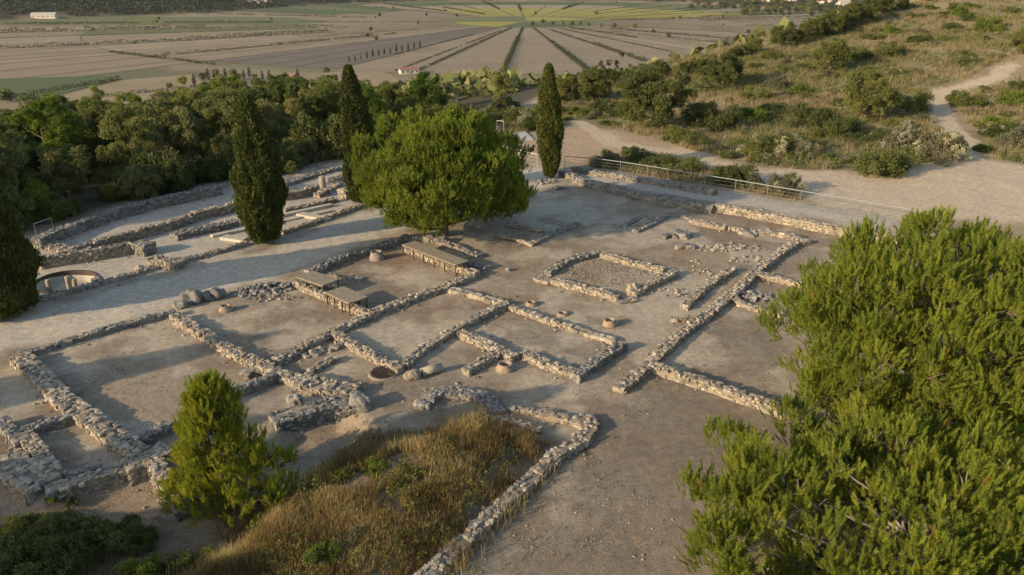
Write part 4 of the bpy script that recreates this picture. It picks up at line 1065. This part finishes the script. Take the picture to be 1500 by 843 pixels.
rgm = np.random.default_rng(5)
x, y, d = in_poly(MOUND, 170000, rgm, 1.0)
dens = fbm(x, y, 1.2, 41, 3) ; k = (rgm.random(len(x)) < sstep(.28, .5, dens) * (1 - sstep(-1.5, 1.0, d))); x, y = x[k], y[k]
hue = fbm(x, y, 1.0, 43, 3); tall = sstep(.5, .65, fbm(x, y, 1.6, 47, 2))
tint = np.clip((hue - .5) * 1.8 + .40 + .25 * tall + rgm.normal(0, .16, len(x)), 0, .93); tint = np.where(rgm.random(len(x)) < .13, 1, tint)
make_grass('grass', 'tall dry brown grass covering the mound in the foreground', x, y, rgm, rgm.uniform(.18, .42, len(x)) * (1 + .7 * tall), rgm.uniform(.008, .018, len(x)), .8, tint, 'drygrass')
# tall stalks and sparse grass at the lower left
LLEFT = [flat_pt(*p) for p in [(-40, 760), (60, 770), (250, 750), (430, 700), (520, 640), (600, 640), (430, 740), (330, 800), (250, 900), (-60, 900)]]
x, y, d = in_poly(LLEFT, 60000, rgm, .3); k = rgm.random(len(x)) < sstep(.34, .56, fbm(x, y, 1.5, 51, 3)) * .9; x, y = x[k], y[k]
make_grass('grass', 'sparse dry grass on the shaded slope at lower left', x, y, rgm, rgm.uniform(.1, .4, len(x)), rgm.uniform(.007, .016, len(x)), .9, np.clip(rgm.normal(.35, .25, len(x)), 0, 1), 'drygrass')
# leafy weeds on the mound
x, y, d = in_poly(MOUND, 9000, rgm); k = (fbm(x, y, 1.5, 61, 3) > .55) & (d < -.3); x, y = x[k][:520], y[k][:520]
WEED_T = [leaf_template(rg, 10, .09, .045, .08) for _ in range(5)]
o = build('weeds', [place(WEED_T, np.c_[x, y, hgt(x, y) + rgm.uniform(.08, .42, len(x))], rgm.normal(size=(len(x), 3)), rgm.uniform(.6, 1.3, len(x)), rgm)], MAT['weed'])
tag(o, 'leafy green and yellow weeds growing through the mound grass', 'weeds', kind='stuff')
# hillside grass: tufts
n = 190000
a = np.radians(rgm.uniform(-5, 42, n)); Y = 46 + 124 * rgm.random(n) ** .85; X = np.tan(a) * Y
dh_ = sdf_poly(HILLP, X, Y); sq = sdf_poly(SQUARE, X, Y)
k = (dh_ < -.6) & (sq > .4) & (sdf_poly(SAND, X, Y) > .3 + (vnoise(X, Y, 2, 3) - .5) * 1.5)
for L_, w_ in TRAILS: k &= dist_line(L_, X, Y) > w_ * .95 + (vnoise(X, Y, 2, 3) - .5) * 1.8
k &= rgm.random(n) < sstep(.34, .56, fbm(X, Y, 4, 71, 3)) * .9 + .1
X, Y = X[k], Y[k]; n = len(X)
tuft = []
for q in range(6):
    V_, F_ = [], []
    for i in range(9):
        ph = rgm.random() * 6.283; le = rgm.uniform(.2, .9); h_ = rgm.uniform(.25, .6); b_ = np.r_[rgm.normal(0, .12, 2), 0]
        s = np.array([math.cos(ph + 1.6), math.sin(ph + 1.6), 0]) * .022
        V_ += [b_ - s, b_ + s, b_ + np.array([math.cos(ph) * le * h_, math.sin(ph) * le * h_, h_])]; F_.append([3 * i, 3 * i + 1, 3 * i + 2])
    tuft.append((np.array(V_), np.array(F_)))
green = fbm(X, Y, 9, 12, 4)
tint = np.where(rgm.random(n) < sstep(.44, .60, green) * .5, rgm.uniform(.8, 1, n), rgm.uniform(0, .75, n))
ax = np.c_[rgm.normal(0, .12, (n, 2)), np.ones(n)]
o = build('grass', [place(tuft, np.c_[X, Y, hgt(X, Y) - .03], ax, rgm.uniform(.5, 1.25, n), rgm, tint)], MAT['hillgrass'])
tag(o, 'dry yellow and green grass covering the right hillside', 'grass', kind='stuff')
# low green herbs between the tufts
n = 34000
a = np.radians(rgm.uniform(-5, 42, n)); Y = 46 + 124 * rgm.random(n) ** .85; X = np.tan(a) * Y
k = (sdf_poly(HILLP, X, Y) < -.8) & (sdf_poly(SQUARE, X, Y) > .6) & (sdf_poly(SAND, X, Y) > .5) & (fbm(X, Y, 6, 81, 4) + .35 * fbm(X, Y, 1.5, 83, 2) > .715)
for L_, w_ in TRAILS: k &= dist_line(L_, X, Y) > w_
X, Y = X[k], Y[k]; n = len(X)
o = build('herbs', [place(FINE_T, np.c_[X, Y, hgt(X, Y) + rgm.uniform(.05, .35, n)], rgm.normal(size=(n, 3)), rgm.uniform(1.0, 2.6, n), rgm)], MAT['scrub_a'])
tag(o, 'low green herbs and thyme mixed into the hillside grass', 'herbs', kind='stuff')
# scattered pebbles over the site
for i in range(3000):
    px, py = rgm.uniform(0, 1300), rgm.uniform(300, 843)
    x, y = flat_pt(px, py)
    if vnoise(np.array(x), np.array(y), 2.0, 7) < .5 or sdf_poly(PATHL, np.array([x]), np.array([y]))[0] < .2: continue
    r_ = rgm.uniform(.007, .026)
    LOOSE.add((x, y, G(x, y) + r_ * .2), (r_ * 1.3, r_, r_ * .7), rgm.random() * 6, rgm, .3)
pz = np.array([v.mean(0) for v in LOOSE.v]); pz = pz[(pz[:, 1] < 60)]
pick = pz[rgm.integers(len(pz), size=9000)]; x = pick[:, 0] + rgm.normal(0, .12, 9000); y = pick[:, 1] + rgm.normal(0, .12, 9000)
k = (fbm(x, y, 2.2, 91, 3) > .54) & (sdf_poly(PATHL, x, y) > .3); x, y = x[k], y[k]
make_grass('grass', 'small dry weeds growing along the feet of the ruin walls', x, y, rgm, rgm.uniform(.04, .16, len(x)), rgm.uniform(.012, .025, len(x)), 1.0, np.clip(rgm.normal(.4, .3, len(x)), 0, 1), 'drygrass')
# gravel floor of the square room
sqr = [flat_pt(*p) for p in [(822, 400), (876, 378), (965, 396), (912, 428)]]
x, y, d = in_poly(sqr, 4200, rgm)
for u, v in zip(x[:1300], y[:1300]):
    r_ = rgm.uniform(.012, .03); LOOSE.add((u, v, G(u, v) + r_ * .3), (r_ * 1.2, r_, r_ * .8), rgm.random() * 6, rgm, .3, rgm.random() * .5)
tag(build('gravel', [LOOSE.part()], MAT['stone']), 'loose pebbles and fallen chips scattered over the bare site', 'gravel', kind='stuff')

# ------------------------------------------------------------------ the plain: a star of wedge fields
ZP = -90.0
def field_mat(name, c, var=.12):
    m, nt, b = new_mat(name)
    n1_ = noise_node(nt, .02, 6, .6); n2_ = noise_node(nt, .22, 4, .7)
    r1 = ramp(nt, n1_.outputs[0], [(.3, tuple(v * (1 - var) for v in c)), (.7, tuple(v * (1 + var) for v in c))])
    r2 = ramp(nt, n2_.outputs[0], [(.3, (.86, .86, .86)), (.7, (1.12, 1.12, 1.12))])
    nt.links.new(mixrgb(nt, r1.outputs[0], r2.outputs[0], 1.0, 'MULTIPLY'), b.inputs['Base Color'])
    return m
FM = {'stubble': field_mat('stubble_field', (.24, .182, .108)), 'stubble2': field_mat('pale_stubble_field', (.285, .22, .132)), 'gold': field_mat('golden_field', (.26, .197, .105)), 'plough': field_mat('ploughed_field', (.15, .116, .08)),
      'yellow': field_mat('yellow_crop_field', (.28, .24, .05)), 'green': field_mat('green_crop_field', (.085, .105, .035)), 'vine': field_mat('vineyard_field', (.13, .135, .045))}
def pol(r, ph): return (EC[0] + r * math.sin(R(ph)), EC[1] - r * math.cos(R(ph)))
def field(corners, mat, z=.25):
    V_ = np.array([[x, y, ZP + z] for x, y in corners]); 
    o = build('field', [(V_, np.arange(len(V_))[None])], FM[mat]); tag(o, None, None, kind='structure')
def wedge(r0, r1, p0, p1, mat, gap=3.0):
    n = 4
    def off(r, ph, s): # keep a strip of rough grass along each ditch
        x, y = pol(r, ph); return (x + s * gap * math.cos(R(ph)), y + s * gap * math.sin(R(ph)))
    a = [off(r, p0, 1) for r in np.linspace(r0, r1, n)]; b_ = [off(r, p1, -1) for r in np.linspace(r1, r0, n)]
    arc_ = [pol(r1, p) for p in np.linspace(p0, p1, 5)[1:-1]]
    field(a + arc_ + b_, mat)
rf = np.random.default_rng(15)
SP = [-2.7 + 7.06 * k for k in range(51)]
for k, p0 in enumerate(SP):
    p1 = p0 + 7.06; pm_ = (p0 + 3.5 + 180) % 360 - 180
    if abs(pm_) < 16 and pm_ > -14: cuts, ms = [140, 712], ['stubble']
    elif -32 < pm_ <= -14: cuts, ms = [140, 700], ['plough' if pm_ < -17.5 else 'stubble']
    elif abs(pm_) > 150: cuts, ms = [140, 430, 560, 715], ['yellow', 'stubble2', 'green']
    elif pm_ > 100: cuts, ms = [150, 480, 712], ['yellow', rf.choice(['green', 'stubble', 'vine'])]
    elif pm_ < -110: cuts, ms = [150, rf.uniform(350, 500), 712], ['stubble', rf.choice(['stubble', 'green', 'vine'])]
    else:
        cuts = [150, rf.uniform(300, 480), 712]; ms = [str(rf.choice(['stubble', 'gold', 'stubble2'])), str(rf.choice(['stubble', 'stubble2', 'gold', 'plough', 'vine'], p=[.35, .2, .2, .15, .1]))]
    if -118 < pm_ < -28 or 28 < pm_ < 80:
        for r0, r1 in ((716, 900), (904, 1120)):
            if hgt(*[np.array([v]) for v in pol(r1, p0 + 3.5)])[0] < -89.6 and hgt(*[np.array([v]) for v in pol(r1, p1)])[0] < -89.6: cuts.append(r1); ms.append(str(rf.choice(['stubble', 'gold', 'stubble2', 'vine', 'green'], p=[.4, .2, .25, .08, .07])))
            else: break
    for r0, r1, m in zip(cuts[:-1], cuts[1:], ms):
        if abs(pm_) < 18 or abs(pm_) > 120: wedge(r0 + 2, r1 - 2, p0, p1, m, rf.uniform(1.6, 3.6)); continue
        q = p0 + 7.06 * rf.uniform(.35, .65); m2 = m if rf.random() < .45 else str(rf.choice(['stubble', 'stubble2', 'gold']))
        wedge(r0 + 1.5, r1 - 1.5, p0, q, m, 1.6); wedge(r0 + 1.5, r1 - 1.5, q, p1, m2, 1.6)
for p0, p1, m in [(-180, -90, 'vine'), (-90, -20, 'yellow'), (-20, 40, 'green'), (40, 110, 'vine'), (110, 180, 'yellow')]:
    wedge(25, 128, p0, p1, m, 3)
def pfield(pix, mat, z=.4): field([tuple(P(*p)[:2]) for p in pix], mat, z)
pfield([(0, 138), (0, 116), (150, 112), (178, 116), (60, 146), (0, 148)], 'green')
pfield([(60, 150), (180, 118), (280, 110), (300, 122), (290, 140), (90, 165)], 'gold')
pfield([(0, 38), (0, 30), (160, 24), (420, 26), (480, 33), (420, 37)], 'vine', .5)
pfield([(0, 25), (130, 23), (200, 24), (0, 29)], 'green', .5)
pfield([(395, 118), (520, 103), (570, 108), (590, 122), (500, 135), (400, 136)], 'gold', .45)
pfield([(430, 3), (500, 1), (560, 3), (520, 9), (430, 9)], 'green', .5)
# hedges and ditches along the spokes
HEDGE_T = [leaf_template(rg, 7, .9, .9, 1.2) for _ in range(5)]
def hedge(a, b_, wid, h, dens, label, group=None, name='hedge'):
    WSEED[0] += 1; rng = np.random.default_rng(WSEED[0]); L_ = math.dist(a, b_); n = int(L_ * dens * 2)
    t = rng.random(n); 
    keep = vnoise(t * L_, t * 0, 14, WSEED[0] % 11) > .16; t = t[keep]; n = len(t)
    dx, dy = (b_[0] - a[0]) / L_, (b_[1] - a[1]) / L_
    o_ = rng.normal(0, wid * .28, n); x = a[0] + dx * t * L_ - dy * o_; y = a[1] + dy * t * L_ + dx * o_
    hh = h * (.5 + .9 * vnoise(t * L_, t * 0, 9, 3 + WSEED[0] % 7))
    pos = np.c_[x, y, hgt(x, y) + .3 + hh * rng.random(n)]
    return tag(build(name, [place(HEDGE_T, pos, rng.normal(size=(n, 3)), rng.uniform(.5, 1.0, n) * (.42 + .11 * h), rng)], MAT['far']), label, 'hedge', group)
hedge(pol(330, -2.7), pol(712, -2.7), 5, 3.2, 2.6, 'bold dark hedge pointing straight down from the centre of the star of fields')
hedge(pol(140, -2.7), pol(330, -2.7), 3, 1.4, 1.6, 'thin ditch hedge continuing the bold hedge to the centre')
hedge(pol(150, -9.8), pol(715, -9.8), 3.5, 1.8, 1.8, 'straight ditch hedge ending at the red roofed barn')
hedge(pol(190, -11.6), pol(700, -11.6), 2.5, 1.2, 1.5, 'thinner hedge parallel to the ditch hedge at the barn')
hedge(pol(150, 4.4), pol(380, 4.4), 2.5, 1.2, 1.5, 'thin upper part of the ditch right of the bold hedge')
hedge(pol(380, 4.4), pol(705, 4.4), 6, 3.0, 2.2, 'thick lower hedge right of the bold hedge')
hedge(pol(180, 11.4), pol(420, 11.4), 3, 1.5, 1.5, 'upper ditch hedge, second right of the bold hedge')
hedge(pol(420, 11.4), pol(620, 11.4), 6, 3.2, 2.2, 'thick hedge stretch, second right of the bold hedge')
rh_ = np.random.default_rng(31)
for k, p0 in enumerate(SP):
    pm_ = (p0 + 180) % 360 - 180
    if -13 < pm_ < 13 or rh_.random() < .3: continue
    r0 = rh_.uniform(150, 420); r1 = min(715, r0 + rh_.uniform(180, 450))
    if -110 < pm_ < -40 and rh_.random() < .8: r1 = rh_.uniform(800, 980)
    side = 'left' if pm_ < 0 else 'right'
    big = rh_.random() < .45
    hedge(pol(r0, p0), pol(r1, p0), 4.5 if big else 2.8, 2.6 if big else 1.3, 1.9 if big else 1.3, f'dark ditch hedge between stubble fields on the {side} half of the plain' if abs(pm_) < 120 else 'faint ditch line beyond the centre of the star of fields', 'ditch hedges between the wedge fields')
hedge(pol(720, -45), pol(720, -28), 6, 3, 2, 'curved field edge hedge at left of the plain')
hedge(tuple(P(0, 147)[:2]), tuple(P(175, 117)[:2]), 6, 2.8, 2.2, 'hedge along the lower edge of the dark green field')
hedge(tuple(P(150, 143)[:2]), tuple(P(300, 127)[:2]), 5, 2.4, 2, 'low hedge between golden fields above the wood')
hedge(tuple(P(470, 116)[:2]), tuple(P(900, 108)[:2]), 4, 1.8, 1.6, 'field road hedge along the near edge of the star of fields')
for a_, b2 in [((0, 72), (230, 62)), ((230, 62), (480, 46)), ((0, 46), (300, 40)), ((0, 36), (400, 34))]:
    hedge(tuple(P(*a_)[:2]), tuple(P(*b2)[:2]), 9, 4, 2.0, 'dark bushy hedge row crossing the left plain', 'bushy hedge rows crossing the left plain')
# small far trees
def far_tree(name, mat, seed, H, R_, n=60, slim=False):
    rng = np.random.default_rng(seed); t = thing(name, None, 'tree')
    d = norm(rng.normal(size=(n, 3))) * rng.random((n, 1)) ** .4
    z = H * .55 + d[:, 2] * H * .45
    f = 1 if not slim else 1
    pos = np.c_[d[:, 0] * R_, d[:, 1] * R_, z]
    build('crown', [place(HEDGE_T, pos, rng.normal(size=(n, 3)), rng.uniform(.55, 1.0, n) * (.5 + R_ * .22), rng)], MAT[mat], t)
    build('trunk', [tube([[0, 0, -.3], [0, 0, H * .6]], [.22, .12], 6)], MAT['bark'], t)
    return Kind(t)
FT = [far_tree('round_tree', 'far', 1, 6, 3.0), far_tree('round_tree', 'wood_a', 2, 7, 3.4), far_tree('cypress_tree', 'far', 3, 11, 1.6, 60, True)]
for i in range(48):
    k = int(rh_.integers(51)); r = rh_.uniform(170, 715) ; ph = SP[k]
    pm_ = (ph + 180) % 360 - 180
    if -30 < pm_ < 13 : continue
    x, y = pol(r, ph); x += rh_.normal(0, 2)
    FT[int(rh_.integers(2))].put((x, y, ZP), rh_.random() * 6, rh_.uniform(.5, 1.1), 'little dark tree beside a ditch on the plain', 'little trees dotted over the plain')
for i in range(13):
    px = 512 + i * 8.6; py = 93 - i * 1.75
    v = P(px, py); FT[2].put(v, rh_.random() * 6, rh_.uniform(.65, 1.0) * (1.0 if i > 2 else .7), 'upright dark tree in the short row on the ploughed field', 'row of upright trees on the ploughed field')
for i, (px, py) in enumerate([(298, 118), (306, 121), (314, 117), (322, 121), (331, 118), (342, 119), (350, 117), (358, 118), (366, 116), (374, 118), (385, 119), (395, 121), (408, 121), (437, 120), (285, 128)]):
    FT[2 if i % 3 else 1].put(P(px, py), rh_.random() * 6, rh_.uniform(.8, 1.15), 'dark tree in the grove left of the pale house on the plain', 'grove beside the pale house on the plain')
for px, py in [(810, 37), (825, 36), (838, 38), (850, 37), (795, 35), (862, 39), (880, 40), (900, 41), (780, 38), (930, 42)]:
    FT[1].put(P(px, py), rh_.random() * 6, rh_.uniform(.7, 1.2), 'tree clustered right of the centre of the star of fields', 'trees at the centre of the star of fields')
v = P(10, 152); FT[1].put(P(12, 150), 0, 1.5, 'dark tree on the plain near the wooden pole')
V_, F_ = tube([[0, 0, -.5], [.3, 0, 9.5]], [.22, .16], 8)
tag(build('utility_pole', [(V_, F_)], MAT['greybark'], loc=P(13, 172)), 'pale wooden pole at the far left edge of the plain', 'pole')
for i in range(130):
    px, py = rh_.uniform(1010, 1300), 0
    py = rh_.uniform(6, 24) if px > 1080 else rh_.uniform(8, 14)
    v = P(px, py)
    if v.z > -80: continue
    FT[int(rh_.integers(2))].put(v, rh_.random() * 6, rh_.uniform(1.0, 2.2), 'dark tree in the belt of trees in front of the far village', 'tree belt before the far village')
# far woods over the hills behind the plain: one mass
n = 60000
Y = rh_.uniform(1350, 2700, n); X = rh_.uniform(-.72, .72, n) * Y; Z = hgt(X, Y)
k = (Z > -88.5) & (fbm(X, Y, 120, 17, 3) > .30); X, Y, Z = X[k], Y[k], Z[k]
o = build('far_woodland', [place(HEDGE_T, np.c_[X, Y, Z + 2], rh_.normal(size=(len(X), 3)), rh_.uniform(2.0, 4.2, len(X)), rh_)], MAT['far'])
tag(o, 'dark scrub and woods covering the hills beyond the plain', 'woodland', kind='stuff')
# scrub where the slope meets the plain
n = 9000
X = rh_.uniform(-420, 260, n); Y = rh_.uniform(110, 620, n); d = sdf_poly(PLATEAU, X, Y)
k = (d > np.where(X > -14, 10, 82)) & (d < 330) & (fbm(X, Y, 60, 19, 3) > .40); X, Y = X[k], Y[k]
X2 = rh_.uniform(-75, 70, 7000); Y2 = rh_.uniform(95, 420, 7000); d2 = sdf_poly(PLATEAU, X2, Y2); k = (d2 > 6) & (d2 < 260); X = np.r_[X, X2[k]]; Y = np.r_[Y, Y2[k]]
o = build('undergrowth', [place(HEDGE_T, np.c_[X, Y, hgt(X, Y) + .8], rh_.normal(size=(len(X), 3)), rh_.uniform(.9, 1.8, len(X)), rh_)], MAT['wood_b'])
tag(o, 'scrubby undergrowth on the slope down to the plain', 'undergrowth', kind='stuff')

# ------------------------------------------------------------------ buildings on the plain
def house(loc, w, d, h, rz, label, roofm='rooftile', wallm='whitewall', group=None, nwin=3, name='house', rh=None):
    t = thing(name, label, 'house', loc, rz, group)
    build('wall', [box((0, 0, h / 2 - .5), (w, d, h + 1))], MAT[wallm], t)
    rh = rh or d * .22
    e = .5; z = h + .03
    V_ = np.array([[-w / 2 - e, -d / 2 - e, z], [w / 2 + e, -d / 2 - e, z], [w / 2 + e, d / 2 + e, z], [-w / 2 - e, d / 2 + e, z], [-w / 2 - e, 0, z + rh], [w / 2 + e, 0, z + rh]])
    V_ = np.r_[V_, V_ - [0, 0, .25]]
    build('roof', [(V_, np.array([[0, 1, 5, 4], [2, 3, 4, 5], [6, 10, 11, 7], [8, 11, 10, 9], [0, 6, 7, 1], [2, 8, 9, 3]])), (V_, np.array([[1, 2, 5], [3, 0, 4]])), (V_, np.array([[7, 11, 8], [9, 10, 6]]))], MAT[roofm], t)
    for k in range(nwin):
        x = -w / 2 + w * (k + .5) / nwin
        build('window', [box((x, -d / 2 - .03, h * .55), (w * .08 + .5, .08, 1.3))], MAT['glass'], t)
    if nwin: build('door', [box((w * .05, -d / 2 - .03, 1.05), (1.3, .1, 2.1))], MAT['timber'], t)
    return Kind(t)
v = P(599, 108); house((v.x, v.y, ZP), 18, 11, 4.2, .35, 'low barn with red roof at the near edge of the star of fields', nwin=4, name='barn')
v = P(424, 121); house((v.x, v.y, ZP), 14, 9, 6, -.3, 'pale house with tiled roof beside the dark grove on the plain', nwin=3)
v = P(66, 27); house((v.x, v.y, G(v.x, v.y)), 44, 14, 7, .05, 'long white shed below the dark hill at upper left', 'concrete', 'whitewall', nwin=5, name='shed')
VH = house((0, 0, 0), 13, 9, 6, 0, None, nwin=2); VH2 = house((0, 0, 0), 22, 11, 8, 0, None, 'concrete', 'whitewall', nwin=4)
for i, (px, py) in enumerate([(1118, 4), (1125, 3), (1132, 5), (1147, 2), (1155, 3), (1163, 2), (1190, 3), (1198, 4), (1205, 6), (1228, 8), (1182, 14), (1215, 4)]):
    v = P(px, py); VH.put((v.x, v.y, G(v.x, v.y)), rh_.random() * 3, rh_.uniform(.55, .9), 'pale house of the far village at upper right', 'far village at upper right')
v = P(1236, 8); VH2.put((v.x, v.y, G(v.x, v.y)), .1, 1.0, 'wide white building at the right end of the far village')
for i, (px, py) in enumerate([(366, 4), (372, 3), (378, 5), (384, 3), (390, 4), (396, 5)]):
    v = P(px, py); VH.put((v.x, v.y, G(v.x, v.y)), rh_.random() * 3, rh_.uniform(.6, .95), 'pale house of the hamlet at the top left centre', 'hamlet under the far hill')

# ------------------------------------------------------------------ air over the plain
mh = bpy.data.materials.new('haze_air'); mh.use_nodes = True; nt = mh.node_tree
nt.nodes.remove(nt.nodes['Principled BSDF'])
pv = nt.nodes.new('ShaderNodeVolumePrincipled'); pv.inputs['Color'].default_value = (.86, .85, .83, 1); pv.inputs['Density'].default_value = .000022
nt.links.new(pv.outputs[0], nt.nodes['Material Output'].inputs['Volume'])
V_, F_ = box((0, 0, 104), (13000, 13000, 394))
tag(build('haze', [(V_, F_)], mh), 'thin summer haze over the plain', 'haze', kind='stuff')

# ------------------------------------------------------------------ light, sky, camera
SUN_EL, AZ = R(18), R(31)
L_ = Vector((math.cos(SUN_EL) * math.cos(AZ), math.cos(SUN_EL) * math.sin(AZ), -math.sin(SUN_EL)))
sd = bpy.data.lights.new('sun', 'SUN'); sd.energy = 4.1; sd.angle = R(.6); sd.color = (1.0, .80, .56)
so = bpy.data.objects.new('sun', sd); COL.objects.link(so); so.rotation_euler = L_.to_track_quat('-Z', 'Y').to_euler(); so.location = (-60, -40, 60)
w = bpy.data.worlds.new('World'); scene.world = w; w.use_nodes = True
nt = w.node_tree; sky = nt.nodes.new('ShaderNodeTexSky'); sky.sky_type = 'NISHITA'; sky.sun_disc = False
sky.sun_elevation = SUN_EL; sky.sun_rotation = math.atan2(-L_.x, -L_.y)
nt.links.new(sky.outputs[0], nt.nodes['Background'].inputs[0]); nt.nodes['Background'].inputs[1].default_value = .15
cd = bpy.data.cameras.new('camera'); co = bpy.data.objects.new('camera', cd); COL.objects.link(co)
cd.sensor_width = 36; cd.lens = 36 * F; cd.clip_end = 12000; cd.clip_start = .5
co.location = (0, 0, CAM_H); co.rotation_euler = (math.pi / 2 - PITCH, 0, 0)
scene.camera = co
vs = scene.view_settings
vs.view_transform = 'Standard'; vs.look = 'None'; vs.gamma = 1; vs.use_curve_mapping = False; vs.exposure = 0.70
